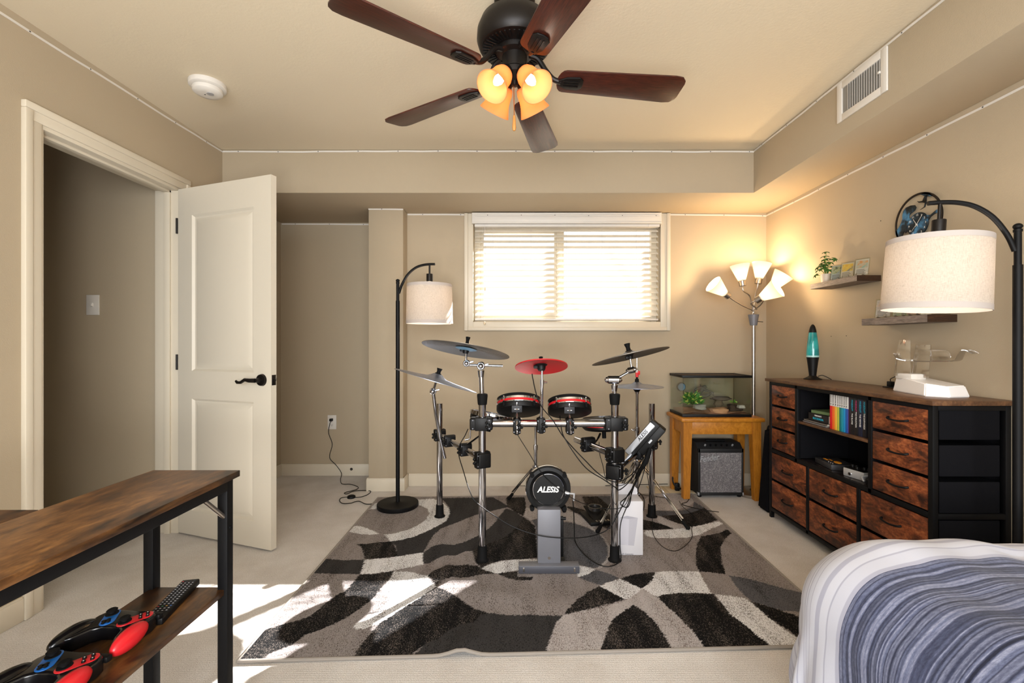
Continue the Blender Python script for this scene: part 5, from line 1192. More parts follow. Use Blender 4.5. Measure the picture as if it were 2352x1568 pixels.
def gamepad(loc, yaw, label):
    g = thing('game_controller', loc, label, 'game controller', 'game controllers on the console shelf')
    m = Matrix.Translation(loc) @ Matrix.Rotation(R(yaw), 4, 'Z') @ Matrix.Diagonal((1, 1.14, 1, 1))
    half = [(0, .040), (.032, .041), (.05, .040), (.064, .032), (.070, .016), (.070, -.012), (.068, -.042), (.066, -.058), (.061, -.062), (.055, -.060), (.046, -.05), (.036, -.028), (.022, -.018), (0, -.016)]
    poly = half+[(-x, y_) for x, y_ in half[-2:0:-1]]
    b = MB(); b.prism(poly[::-1], .006, .042, m, bev=.006, seg=4); b.build('body', M('glossy black plastic', '0b0b0d', .22), g)
    bf, rf = M('blue face plate', '1566b8', .4), M('red face plate', 'd8232b', .35)
    def pill(p0, p1, r_, z0, z1, mt, name, par):
        d = Vector(p1)-Vector(p0); a0 = math.atan2(d.y, d.x); pts = []
        for q in range(13): a = a0+math.pi/2+math.pi*q/12; pts.append((p0[0]+r_*math.cos(a), p0[1]+r_*math.sin(a)))
        for q in range(13): a = a0-math.pi/2+math.pi*q/12; pts.append((p1[0]+r_*math.cos(a), p1[1]+r_*math.sin(a)))
        b = MB(); b.prism(pts, z0, z1, m, bev=.0005); return b.build(name, mt, par)
    bp = pill((-.040, .024), (-.022, -.004), .014, .0415, .0432, bf, 'left_face_plate', g)
    rp = pill((.046, .022), (.022, -.004), .0145, .0415, .0432, rf, 'right_face_plate', g)
    # side grips
    for sx, mt_, nm_ in ((1, rf, 'red_grip'), (-1, M('glossy black plastic', '0b0b0d', .22), 'black_grip')):
        b = MB(); b.sphere((0, 0, 0), 1, n=28); b.b.transform(m @ Matrix.Translation((sx*.068, -.034, .0300)) @ Matrix.Rotation(R(sx*9), 4, 'Z') @ Matrix.Diagonal((.0185, .046, .0238, 1))); b.build(nm_, mt_, g, smooth=60)
    for (x, y_), par in (((-.040, .022), bp), ((.020, -.002), rp)):
        b = MB(); b.lathe([(0, .040), (.0125, .041), (.012, .045), (.006, .045), (.006, .048), (.010, .050), (.0105, .0525), (.008, .0545), (0, .053)], m @ Matrix.Translation((x, y_, 0)), 24); b.build('thumbstick', rubber, g)
    b = MB(); b.box((-.032, -.009, .043), (-.014, -.003, .0465), mat=m, bev=.001); b.box((-.026, -.015, .043), (-.020, .003, .0465), mat=m, bev=.001); b.build('direction_pad', blackp, g)
    for dx, dy in ((.009, 0), (-.009, 0), (0, .009), (0, -.009)):
        b = MB(); b.cyl(m @ Vector((.045+dx, .020+dy, .043)), m @ Vector((.045+dx, .020+dy, .0465)), .0038, .0035, 16); b.cyl(m @ Vector((.045+dx, .020+dy, .0465)), m @ Vector((.045+dx, .020+dy, .0468)), .0012, n=8, mi=1); b.build('button', [blackp, inkw], g)
    for sx in (-1, 1):
        b = MB(); b.box((sx*.052-.017, .034, .022), (sx*.052+.017, .047, .036), mat=m, bev=.004); b.build('shoulder_button', blackp, g)
    return g
gamepad((-.945, 1.080, SZ+.001-.005), -4, 'black game controller with blue and red plates closest to the remote')
gamepad((-.938, .930, SZ+.001-.005), -5, 'black game controller with blue and red plates closest to the camera')

# ------------------------------------------------------------------ electronic drum kit on its rack
kit = thing('electronic_drum_kit', (.17, 2.6, RZ), 'chrome rack electronic drum kit with black and red pads standing on the rug', 'drum kit')
def lb(b, name, mat, parent, m, smooth=35):      # build with the object's own axes following m
    o = b.build(name, mat, parent, smooth); rm_ = m.to_3x3().to_4x4(); par = o.parent
    o.data.transform(rm_.inverted()); o.rotation_euler = rm_.to_euler(); return o
def post(x, y_, ztop, zcol=None):
    b = MB(); b.cyl((x, y_, RZ+.03), (x, y_, ztop), .019, n=28)
    if zcol is None: b.lathe([(0, 0), (.0192, 0), (.0192, .0015), (.016, .002), (0, .002)], Matrix.Translation((x, y_, ztop)), 24)
    p = b.build('rack_post', chrome, kit)
    b = MB(); b.lathe([(0, 0), (.034, 0), (.035, .004), (.028, .008), (.026, .012), (.0235, .075), (.019, .078), (0, .078)], Matrix.Translation((x, y_, RZ)), 28); b.build('rubber_foot', rubber, p)
    return p
NLx, NRx, NY, BLx, BRx, BY = -.172, .506, 2.33, -.489, .872, 2.92
post(NLx, NY, .84, 1); post(NRx, NY, .84, 1); post(BLx, BY, .735); post(BRx, BY, .735)
def collar(x):
    b = MB(); b.lathe([(0, .808), (.0225, .808), (.024, .815), (.0275, .853), (.0265, .862), (.018, .865), (0, .865)], Matrix.Translation((x, NY, 0)), 28); b.build('height_collar', rubber, kit)
collar(NLx); collar(NRx)
def bar(p0, p1, r_=.019): b = MB(); b.cyl(p0, p1, r_, n=28); return b.build('rack_bar', chrome, kit)
bar((NLx-.06, NY, .712), (NRx, NY, .712)); bar((NLx, NY, .53), (BLx-.02, BY+.04, .535)); bar((NRx, NY, .475), (BRx+.01, BY+.02, .49)); bar((NRx, NY, .549), (.352, 2.66, .56))
def clamp(c, d=(1, 0, 0), size=(.042, .034, .036), name='rack_clamp', knobs=1):
    m = frame(c, (0, 0, 1), d)
    if (m.to_3x3() @ Vector((0, 1, 0))).y < 0: m = frame(c, (0, 0, 1), -Vector(d))
    b = MB(); sx, sy, sz = size
    b.box((-sx, -sy, -sz), (sx, sy, sz), mat=m, bev=.007, seg=3)
    b.box((-sx*.55, -sy*1.12, -sz*1.1), (sx*.55, sy*1.12, sz*1.1), mat=m, bev=.005)
    o = b.build(name, blackp, kit)
    b = MB()
    for u in (-.72, .72):
        for v in (-.7, .7): b = MB(); q = m @ Vector((u*sx, -sy, v*sz)); q2 = m @ Vector((u*sx, -sy-.003, v*sz)); b.cyl(q, q2, .0038, .003, 12); b.build('bolt', greym, o)
    if knobs:
        b = MB(); c1 = m @ Vector((sx*1.0, 0, -sz*.1)); c2 = m @ Vector((sx*1.45, 0, -sz*.1)); b.cyl(m @ Vector((sx*.6, -sy, 0)), m @ Vector((sx*.6, -sy-.018, 0)), .006, n=10)
        for a in (0, 120, 240): q = m @ Vector((sx*.6+.012*math.cos(R(a)), -sy-.018, .012*math.sin(R(a)))); b.sphere(q, .0075, n=8)
        b.build('wing_knob', blackp, o)
    return o
clamp((NLx-.004, NY, .712), size=(.058, .034, .030)); clamp((NRx+.004, NY, .712), size=(.058, .034, .032))
clamp((NLx, NY, .527), (-.47, .88, 0), (.036, .034, .038)); clamp((NRx, NY, .552), (-.4, .9, 0), (.04, .036, .034)); clamp((NRx, NY, .468), (.5, .85, 0), (.04, .036, .036))
clamp((BLx, BY, .535), (-.47, .88, 0), (.034, .032, .034)); clamp((BRx, BY, .49), (.5, .85, 0), (.034, .032, .04))
for f in (.34, .72): clamp((NLx+(BLx-NLx)*f, NY+(BY-NY)*f, .532), (-.47, .88, 0), (.026, .03, .032))
for f in (.55, .8): clamp((NRx+(BRx-NRx)*f, NY+(BY-NY)*f, .482), (.5, .85, 0), (.026, .03, .032))
clamp((.405, 2.55, .556), (-.4, .9, 0), (.028, .034, .036))

# tom pads
def wing(b, p, d, s=1.0):
    m = frame(p, d); b.cyl(m @ Vector((0, 0, 0)), m @ Vector((0, 0, .012*s)), .006*s, n=12)
    for k in (-1, 1): b.box((k*.012*s-.008*s, -.003*s, .003*s), (k*.012*s+.008*s, .003*s, .016*s), mat=m, bev=.002*s)
cymd, nt, bs = newmat('grooved dark cymbal'); bs.inputs['Metallic'].default_value = .75; bs.inputs['Roughness'].default_value = .42
def groove(nt, bs, c0, c1, sc=55):
    wv = N(nt, 'ShaderNodeTexWave', wave_type='RINGS', rings_direction='Z'); wv.inputs['Scale'].default_value = sc; nt.links.new(coords(nt), wv.inputs['Vector'])
    vo = N(nt, 'ShaderNodeTexVoronoi'); vo.inputs['Scale'].default_value = 260; nt.links.new(coords(nt), vo.inputs['Vector'])
    r = ramp(nt, wv.outputs['Fac'], [(.2, c0), (.8, c1)]); nt.links.new(r.outputs[0], bs.inputs['Base Color']); bump(nt, bs, wv.outputs['Fac'], .7, .002)
groove(nt, bs, '3a3631', '7f776c')
cymb, nt, bs = newmat('blued silver cymbal'); bs.inputs['Metallic'].default_value = .85; bs.inputs['Roughness'].default_value = .35; groove(nt, bs, '545d70', 'b4bccd')
redc = M('red rubber cymbal', 'b40c1a', .45, nscale=60, nstr=.1)
def cymbal(c, n_, r_, mat, name='cymbal_pad', bell=.014, parent=kit, th_=.002, label=None):
    m = frame(c, n_); b = MB()
    top = [(0, bell), (r_*.1, bell), (r_*.17, bell*.55), (r_*.24, bell*.2), (r_*.5, -.001), (r_*.8, -.006), (r_, -.012)]
    b.lathe(top+[(r, z-th_) for r, z in top[::-1]], m, 72); o = lb(b, name, mat, parent, m)
    if label: o['label'] = label
    return o, m
def nut(m, z, o, h=.034, r_=.011, w=.0):
    b = MB(); b.lathe([(0, z), (r_*1.5, z), (r_*1.5, z+.008), (r_, z+.010), (r_*.9, z+h*.55), (r_*1.35, z+h), (r_*1.1, z+h+.001), (0, z+h-.004)], m, 16); b.build('cymbal_nut', rubber, o)
def under(m, o, z=-.03, r_=.014):
    b = MB(); b.lathe([(0, z), (r_*.75, z), (r_, z+.012), (r_, -.012), (r_*1.5, -.004), (0, -.003)], m, 20); b.box((-r_*1.8, -.009, -.022), (-r_*.2, .009, -.006), mat=m, bev=.003); b.build('sensor_cup', blackp, o)
def rod(pts, r_, name='boom_rod', smooth=0): b = MB(); b.tube(pts, r_, 14, smooth=smooth); return b.build(name, chrome, kit)
def joint(c, d, r_=.018, l_=.028, name='boom_joint'):
    d = Vector(d).normalized(); c = Vector(c); b = MB(); b.cyl(c-d*l_/2, c+d*l_/2, r_, n=24); b.cyl(c-d*l_*.62, c-d*l_/2, r_*.75, r_, 24); b.cyl(c+d*l_/2, c+d*l_*.62, r_, r_*.7, 24); b.sphere(c-d*l_*.6, r_*.74, n=16); b.sphere(c+d*l_*.6, r_*.68, n=16)
    b.box((-.005, -.004, -.02), (.005, .004, .02), mat=frame(c+Vector((r_*.9, 0, .004)), (1, 0, .3)), bev=.002)
    return b.build(name, chrome, kit)
Yb = NY
# upper left cymbal
rod([(NLx, Yb, .80), P(1105, 852, Yb)], .0122, 'boom_pole'); joint(P(1105, 840, Yb), (0, 1, 0), .021, .04)
b = MB(); b.cyl(P(1105, 866, Yb), P(1105, 850, Yb), .014, .018, 20); b.build('boom_joint', chrome, kit)
rod([P(1075, 838, Yb), P(1155, 840, Yb)], .0062); joint(P(1072, 834, Yb-.01), (0, 1, 0), .0175, .03); rod([P(1070, 832, Yb-.01), P(1071, 805, Yb)], .006)
o, m = cymbal(P(1071, 799, Yb), (.15, .175, .97), .2255, cymd, label='large dark grey grooved cymbal pad'); nut(m, .012, o, .045, .009); under(m, o, -.03, .017)
b = MB(); b.lathe([(0, -.0125), (.03, -.0115), (.055, -.0045), (.056, -.0055), (.03, -.0128), (0, -.0135)], m, 32); 
prt = M('pale blue print', '5f86a0', .5, var=.6); b.build('logo_print', prt, o)
# red cymbal in the middle
rod([(.128, Yb-.0, .70), P(1245, 880, Yb)], .0085, 'boom_pole'); rod([P(1245, 882, Yb), P(1245, 845, Yb)], .0055); b = MB(); b.cyl(P(1245, 884, Yb), P(1245, 872, Yb), .0105, n=16); b.cyl(P(1245, 878, Yb), P(1257, 878, Yb), .004, n=10); b.build('height_clamp', chrome, kit)
o, m = cymbal(P(1243, 836, Yb), (-.02, .33, .94), .1345, redc, label='small red cymbal pad in the middle', bell=.008, th_=.006); nut(m, .004, o, .034, .008); under(m, o, -.034, .022)
clamp((.128, Yb, .704), size=(.022, .03, .036), name='pole_clamp')
# upper right cymbal
rod([(NRx, Yb, .80), P(1411, 880, Yb)], .0122, 'boom_pole'); joint(P(1409, 872, Yb), (1, -.1, 0), .0205, .052); b = MB(); b.cyl(P(1411, 898, Yb), P(1411, 884, Yb), .0135, .018, 20); b.build('boom_joint', chrome, kit)
rod([P(1412, 872, Yb), P(1446, 853, Yb)], .0065); joint(P(1450, 850, Yb), (1, -.6, .3), .0165, .03); rod([P(1451, 846, Yb), P(1446, 815, Yb)], .0058)
o, m = cymbal(P(1446, 813, Yb), (-.205, .16, .965), .1975, cymd, label='dark grey cymbal pad on the right boom'); nut(m, .010, o, .045, .012); under(m, o, -.026, .014)
# lower left cymbal
a0 = Vector((-.425, 2.79, .555)); jt = P(995, 898, 2.62)
rod([P(1022, 1052, 2.76), P(1010, 1000, 2.74), P(1001, 950, 2.68), jt], .0105); joint(jt, (0, 1, 0), .0195, .022); rod([jt, P(1003, 872, 2.56)], .007)
o, m = cymbal(P(1003, 869, 2.54), (.285, .10, .955), .236, cymb, label='edge-on silver blue cymbal pad low on the left', bell=.026); nut(m, .022, o, .036, .012); under(m, o, -.02, .014)
def tom(cu, cv, Y, r_, n_, label, rodx, h=.066):
    c = P(cu, cv, Y); m = frame(c, n_)
    b = MB(); b.lathe([(0, -h*.55), (r_*.9, -h*.55), (r_*.98, -h*.48), (r_, -h*.40), (r_, -h*.02), (r_*.955, -h*.02), (0, -h*.02)], m, 56); sh = b.build('tom_pad', blackp, kit); sh['label'] = label
    b = MB(); b.lathe([(r_*.955, -h*.02), (r_*.962, -h*.02), (r_*.962, h*.20), (r_*.94, h*.20)], m, 56); b.build('red_band', M('red drum wrap', 'cf1520', .35), sh)
    b = MB(); b.lathe([(r_*.955, h*.20), (r_*1.0, h*.18), (r_*1.005, h*.34), (r_*.955, h*.34)], m, 56, close=True); b.lathe([(r_*1.0, -h*.08), (r_*1.006, -h*.06), (r_*1.006, -h*.01), (r_*1.0, 0), (r_*.97, 0)], m, 56); b.build('chrome_hoop', chrome, sh)
    b = MB(); b.lathe([(r_*.9, h*.34), (r_*.99, h*.34), (r_*.985, h*.58), (r_*.95, h*.62), (r_*.9, h*.58)], m, 56, close=True); b.build('rubber_rim', rubber, sh)
    b = MB(); b.lathe([(0, h*.5), (r_*.92, h*.5), (r_*.92, h*.44), (0, h*.44)], m, 48); b.build('mesh_head', M('white mesh head', 'dcdad6', .8, nscale=500, nstr=.3), sh)
    for a in (-50, -130, 50, 130):
        q = m @ Vector((r_*1.02*math.cos(R(a)), r_*1.02*math.sin(R(a)), 0)); zz = m.to_3x3() @ Vector((0, 0, 1))
        b = MB(); b.cyl(q-zz*h*.42, q+zz*h*.0, .007, .006, 12); b.build('lug', rubber, sh)
        b = MB(); b.cyl(q, q+zz*h*.4, .0022, n=8); b.cyl(q+zz*h*.34, q+zz*h*.42, .005, n=10); b.build('tension_bolt', chrome, sh)
    # mount on the near side
    f = m @ Vector((0, 0, 0)); ff = Vector((rodx, c.y-r_-.012, c.z+.004))
    b = MB(); b.box(ff-Vector((.027, .008, .018)), ff+Vector((.027, .012, .018)), bev=.003); b.build('mount_block', M('charcoal block', '2c2d31', .5, spec=.3), sh)
    b = MB(); b.box(ff+Vector((-.0025, -.004, .014)), ff+Vector((.0025, .002, .034)), bev=.001); wing(b, ff-Vector((0, .008, 0)), (0, -1, 0), .7); b.build('wing_bolt', chrome, sh)
    rd = MB(); rd.tube([ff+Vector((0, .004, -.012)), Vector((rodx, Yb-.046, .712)), Vector((rodx+.002, Yb-.046, .668))], .0058, 12); rd.build('l_rod', chrome, sh)
    clamp((rodx, Yb, .700), size=(.020, .032, .038), name='tom_clamp')
tom(1192, 932, 2.47, .1215, (.0, .41, .91), 'left tom pad with red band on the front bar', .005)
tom(1308, 935, 2.47, .1180, (.0, .41, .91), 'right tom pad with red band on the front bar', .275)
def pad(c, n_, r_, h, label, band=True):
    m = frame(c, n_); b = MB(); b.lathe([(0, -h), (r_*.85, -h), (r_*.95, -h*.8), (r_*.96, 0), (0, 0)], m, 48); sh = b.build('side_pad', blackp, kit); sh['label'] = label
    b = MB(); b.lathe([(r_*.96, -h*.35), (r_, -h*.35), (r_*1.01, 0), (r_, .006), (r_*.92, .006), (r_*.92, 0)], m, 48); b.build('chrome_hoop', chrome, sh)
    if band: b = MB(); b.lathe([(r_*.962, -h*.36), (r_*.97, -h*.36), (r_*.97, -h*.6), (r_*.962, -h*.6)], m, 48); b.build('red_band', M('red drum wrap', 'cf1520', .35), sh)
    b = MB(); b.cyl(m @ Vector((0, 0, -h)), m @ Vector((0, 0, -h-.05)), .012, n=12); b.build('mount_stub', rubber, sh)
pad(P(1130, 951, 2.62), (.2, .12, .97), .127, .05, 'snare pad seen edge-on behind the front bar at the left', False)
pad(P(1386, 962, 2.64), (-.03, .06, .99), .130, .06, 'floor tom pad seen edge-on behind the right post')
b = MB(); b.tube([(-.138, 2.62, .65), (-.2, 2.6, .60), (-.27, 2.52, .56)], .006, 10, smooth=4); b.build('pad_rod', chrome, kit); b = MB(); b.tube([(.49, 2.64, .60), (.47, 2.62, .57), (.44, 2.56, .56)], .006, 10, smooth=4); b.build('pad_rod', chrome, kit)
rod([P(1083, 968, 2.5), P(1080, 990, 2.5), P(1079, 1006, 2.5), P(1068, 1010, 2.5)], .0045, 'hook_rod', 4)
# drum module
mo = P(1477, 1010, 2.56); an = R(49); zd = Vector((-.36, -.93, .02)).normalized(); xd = Vector((math.cos(an), 0, math.sin(an))); xd = (xd-zd*xd.dot(zd)).normalized(); yd = zd.cross(xd)
mm = fmat(mo, xd, yd)
b = MB(); b.box((-.122, -.020, -.06), (.122, .035, 0), mat=mm, bev=.005); b.box((-.07, -.060, -.10), (.118, -.010, -.012), mat=mm, bev=.005); md = b.build('drum_module', blackp, kit); md['label'] = 'black drum module with a silver ALESIS edge'
b = MB(); b.box((-.118, .001, -.002), (.105, .034, .004), mat=mm, bev=.002); b.build('silver_edge', silverm, md)
text('logo', 'ALESIS', .026, blackp, mm @ Matrix.Translation((.018, .017, .0045)), md, ext=.0003, shear=.2, sx=1.0, bold=.0006)
b = MB()
b.box((.005, -.040, -.0125), (.03, -.030, -.0105), mat=mm); b.box((.085, .0, .0), (.1, .01, .0008), mat=mm)
b.build('port', silverm, md)
b = MB(); b.box((.02, .0, -.12), (.122, .0, -.01), mat=mm) if 0 else b.tube([mo+Vector((0, .08, -.02)), mo+Vector((.02, .1, -.09)), Vector((.66, 2.6, .50))], .01, 10, smooth=4); b.build('module_mount', chrome, kit)

# kick tower
kt = thing('kick_drum_tower', (.155, 2.25, RZ), 'grey kick drum tower with a round black ALESIS pad and foot bar', 'kick pad')
kc = P(1259, 1122, 2.30); km = frame(kc, (0, -1, .02))
b = MB(); b.lathe([(0, -.035), (.108, -.035), (.112, -.03), (.113, .008), (.110, .014), (.094, .016), (.080, .008), (.079, .012), (0, .013)], km, 64); pd_ = b.build('kick_pad', blackp, kt)
b = MB(); b.lathe([(.078, .0125), (.0785, .0145), (.0765, .0148), (.076, .0128)], km, 64); b.lathe([(.112, -.036), (.1155, -.034), (.1155, -.018), (.112, -.016)], km, 64, close=True); b.build('chrome_hoop', chrome, pd_)
for (u_, v_) in ((1222, 1090), (1296, 1090), (1222, 1166), (1296, 1166)):
    q = P(u_, v_, 2.30); b = MB(); b.cyl((q.x, 2.315, q.z), (q.x, 2.282, q.z), .0125, .011, 16); b.cyl((q.x, 2.282, q.z), (q.x, 2.279, q.z), .005, n=10); b.build('lug', rubber, pd_)
for (dx, dz) in ((0, .045), (-.04, -.045), (.04, -.045)):
    b = MB(); b.cyl((kc.x+dx, 2.2872, kc.z+dz), (kc.x+dx, 2.2858, kc.z+dz), .0055, n=14); b.build('screw', M('dark screw', '050506', .3), pd_)
text('logo', 'ALESIS', .040, M('white logo print', 'ececec', .5), fmat((kc.x-.002, 2.2862, kc.z-.001), (1, 0, 0), (0, 0, 1)), pd_, ext=.0004, shear=.25, sx=.93, bold=.0013)
b = MB(); q = P(1300, 1130, 2.28); b.cyl((kc.x+.086, 2.283, kc.z-.016), (kc.x+.105, 2.276, kc.z-.016), .011, .006, 16); b.cyl((kc.x+.105, 2.276, kc.z-.016), (kc.x+.128, 2.27, kc.z-.016), .0045, n=10); b.cyl((kc.x+.128, 2.27, kc.z-.012), (kc.x+.125, 2.268, kc.z-.05), .005, .004, 10); b.build('jack_plug', silverm, pd_)
cxk = kc.x+.0
b = MB(); b.box((cxk-.0565, 2.225, RZ+.03), (cxk+.0565, 2.275, .308), bev=.004); b.build('column', greym, kt)
b = MB(); b.box((cxk-.15, 2.19, RZ), (cxk+.144, 2.245, RZ+.034), bev=.004); fb = b.build('foot_bar', M('dark grey painted steel', '4c4d55', .5, .3, nscale=300, nstr=.3), kt)
b = MB(); b.box((cxk-.15, 2.192, RZ+.0335), (cxk+.144, 2.245, RZ+.036), bev=.001); b.build('foot_bar_top', greym, fb)
b = MB(); b.cyl((cxk, 2.2255, .072), (cxk, 2.2225, .072), .007, n=16)
for dx in (-.125, .12): b.box((cxk+dx-.004, 2.188, RZ+.01), (cxk+dx+.004, 2.192, RZ+.03), bev=.001)
b.build('bolts', steel, fb)
b = MB(); b.box((cxk+.062, 2.30, RZ+.03), (cxk+.078, 2.315, .245), bev=.003); b.cyl((cxk+.045, 2.305, .235), (cxk+.09, 2.305, .235), .008, n=14); b.box((cxk+.055, 2.29, RZ), (cxk+.085, 2.45, RZ+.012), bev=.002); b.build('rear_spike_arm', blackp, kt)
b = MB(); b.box((cxk-.04, 2.31, RZ), (cxk+.04, 2.60, RZ+.01), bev=.002); b.build('rear_base', blackp, kt)

# hi-hat stand with its cymbal
hh = thing('hi_hat_stand', (.80, 3.0, RZ), 'chrome tripod hi-hat stand with a blue grey cymbal at the right of the kit', 'cymbal stand')
hp_ = Vector(((1463-VX)/F*3.0, 3.0, 0))
b = MB(); b.cyl(hp_+Vector((0, 0, .10)), hp_+Vector((0, 0, .55)), .0125, n=20); b.cyl(hp_+Vector((0, 0, .55)), hp_+Vector((0, 0, .80)), .0095, n=20); b.cyl(hp_+Vector((0, 0, .535)), hp_+Vector((0, 0, .57)), .0165, n=20)
b.cyl(hp_+Vector((0, 0, .79)), hp_+Vector((0, 0, .805)), .013, n=20); b.build('pole', chrome, hh)
b = MB(); wing(b, hp_+Vector((-.016, -.0, .552)), (-1, 0, 0), 1.2); b.cyl(hp_+Vector((-.01, 0, .552)), hp_+Vector((-.03, 0, .552)), .004, n=8); b.build('wing_screw', chrome, hh)
b = MB(); b.cyl(hp_+Vector((0, 0, .80)), hp_+Vector((0, 0, 1.03)), .0033, n=10); b.build('pull_rod', chrome, hh)
b = MB(); b.lathe([(0, .802), (.014, .802), (.02, .812), (.029, .822), (.029, .836), (.02, .842), (0, .842)], Matrix.Translation(hp_), 24); b.build('sensor_cup', blackp, hh)
cymbal(hp_+Vector((0, 0, .850)), (0, 0, 1), .170, cymb, parent=hh, bell=.018)
b = MB(); b.cyl(hp_+Vector((0, 0, .868)), hp_+Vector((0, 0, .888)), .014, .012, 18); b.cyl(hp_+Vector((0, 0, .886)), hp_+Vector((0, 0, .90)), .007, n=14); b.build('felt_clutch', rubber, hh)
b = MB(); b.cyl(hp_+Vector((0, 0, .90)), hp_+Vector((0, 0, .93)), .0095, n=16); b.box(hp_+Vector((.005, -.004, .915)), hp_+Vector((.02, .004, .94)), bev=.002); b.build('red_clutch', redp, hh)
def tleg(par, top, mid, foot, w_=.0065):
    b = MB(); top, mid, foot = Vector(top), Vector(mid), Vector(foot); d = (foot-top).normalized()
    for s_ in (-1, 1): b.tube([top+Vector((s_*w_*1.2, 0, 0)), foot+Vector((s_*w_*.5, 0, .02))-d*.05], w_*.55, 8)
    b.tube([top, foot-d*.04], w_*.5, 8); lg = b.build('leg', chrome, par)
    b = MB(); b.cyl(foot-d*.055+Vector((0, 0, .004)), foot+Vector((0, 0, .006)), .010, .013, 14); b.sphere(foot+Vector((0, 0, .012)), .012, n=10); b.build('rubber_foot', rubber, lg)
    b = MB(); b.tube([mid, top.lerp(foot, .55)], w_*.6, 8); b.build('brace', chrome, lg)
hb = hp_+Vector((0, 0, .34)); hm_ = hp_+Vector((0, 0, .13))
tleg(hh, hb+Vector((.02, -.01, 0)), hm_, G(1581, 1216, RZ)); tleg(hh, hb+Vector((-.02, -.01, 0)), hm_, G(1372, 1224, RZ)); tleg(hh, hb+Vector((0, .02, 0)), hm_, (.83, 3.33, RZ))
b = MB(); b.lathe([(.0125, .32), (.024, .32), (.026, .33), (.026, .35), (.02, .355), (.0125, .355)], Matrix.Translation(hp_), 20); b.lathe([(.0125, .115), (.02, .115), (.02, .14), (.0125, .14)], Matrix.Translation(hp_), 20); b.build('leg_collar', chrome, hh)
hq = G(1373, 1192, RZ)
hpd = thing('hi_hat_pedal', hq, 'black hi-hat foot controller lying on the rug behind the right post', 'pedal')
m = Matrix.Translation(hq) @ Matrix.Rotation(R(12), 4, 'Z')
b = MB(); b.box((-.085, -.10, 0), (.085, .10, .022), mat=m, bev=.004); b.build('base', blackp, hpd)
b = MB(); b.box((-.055, -.09, .024), (.055, .12, .034), mat=m @ Matrix.Rotation(R(9), 4, 'X'), bev=.004); fp = b.build('foot_plate', blackm, hpd)
b = MB(); b.lathe([(.034, .03), (.044, .03), (.046, .05), (.036, .05)], m @ Matrix.Translation((0, .05, .015)), 30, close=True); b.build('ring', M('dark chrome', '6a6867', .25, .9), hpd)
b = MB()
for k in range(5): b.box((-.045+k*.019, -.092, .0225), (-.034+k*.019, -.070, .0235), mat=m)
b.build('grip_slots', steel, hpd)
# snare stand behind the kick tower
sn_ = thing('snare_stand', (.136, 3.15, RZ), 'chrome tripod stand behind the kick drum tower', 'drum stand')
sp0 = Vector((.136, 3.15, 0))
b = MB(); b.cyl(sp0+Vector((0, 0, .12)), sp0+Vector((0, 0, .40)), .0125, n=18); b.cyl(sp0+Vector((0, 0, .40)), sp0+Vector((0, 0, .575)), .009, n=18); b.cyl(sp0+Vector((0, 0, .385)), sp0+Vector((0, 0, .42)), .016, n=18); b.build('pole', chrome, sn_)
b = MB(); b.lathe([(.0125, .24), (.025, .24), (.026, .275), (.0125, .275)], Matrix.Translation(sp0), 20); wing(b, sp0+Vector((.024, 0, .262)), (1, 0, 0), 1); b.build('leg_collar', chrome, sn_)
tleg(sn_, sp0+Vector((-.02, -.005, .258)), sp0+Vector((0, 0, .14)), G(1168, 1147, RZ)); tleg(sn_, sp0+Vector((.02, -.005, .258)), sp0+Vector((0, 0, .14)), (.32, 2.99, RZ)); tleg(sn_, sp0+Vector((0, .02, .258)), sp0+Vector((0, 0, .14)), (.16, 3.36, 0))
b = MB()
for a in (30, 150, 270): b.tube([sp0+Vector((0, 0, .565)), sp0+Vector((.1*math.cos(R(a)), .1*math.sin(R(a)), .575)), sp0+Vector((.12*math.cos(R(a)), .12*math.sin(R(a)), .60))], .005, 8)
b.build('basket', chrome, sn_)

# white carton on the rug
bxq = thing('carton', (.60, 2.43, RZ), 'tall white cardboard box with a grey gateway picture standing behind the right post', 'box')
cx0, cx1, cyf, cyb, ctp = (1413-VX)/F*2.385, (1477-VX)/F*2.385, 2.385, 2.50, .294
b = MB(); b.box((cx0, cyf, RZ), (cx1, cyb, ctp), bev=.0015); b.build('box_body', M('white card', 'cfcdd1', .6), bxq)
b = MB(); fl = [(cx0+.001, 0), (cx1-.001, 0), (cx1-.001, .03), (cx1-.03, .058), (cx0+.03, .058), (cx0+.001, .03)]
b.prism([(x, z) for x, z in fl], 0, .0015, Matrix(((1, 0, 0, 0), (0, 0, 1, cyb-.004), (0, 1, 0, ctp), (0, 0, 0, 1)))); b.build('top_flap', M('white card', 'cfcdd1', .6), bxq)
gpr = M('pale grey print', 'b3b1b9', .6); gp2_ = M('paler grey print', 'c0bec6', .6)
def fx(u, v): q = P(u, v, cyf); return (q.x, q.z)
def face(polypx, mt, d):
    b = MB(); b.prism([fx(u, v) for u, v in polypx], 0, d, Matrix(((1, 0, 0, 0), (0, 0, -1, cyf), (0, 1, 0, 0), (0, 0, 0, 1)))); b.build('product_picture', mt, bxq, smooth=0)
face([(1423, 1189), (1440, 1184), (1465, 1189), (1456, 1253), (1425, 1250)], gpr, .0004); face([(1424, 1190), (1445, 1192), (1443, 1252), (1426, 1249)], gp2_, .0006); face([(1424, 1188), (1440, 1184.5), (1464, 1189), (1445, 1191)], M('mid grey print', 'a6a4ad', .6), .0007)
q = P(1441, 1272, cyf); text('box_title', 'xFi Gateway', .0125, M('dark grey print', '3c3b42', .6), fmat((q.x-.0, cyf-.0006, q.z), (1, 0, 0), (0, 0, 1)), bxq, ext=.0001)
face([(1427, 1278), (1454, 1279.5), (1454, 1280.5), (1427, 1279)], M('mid grey print', 'a6a4ad', .6), .0003)

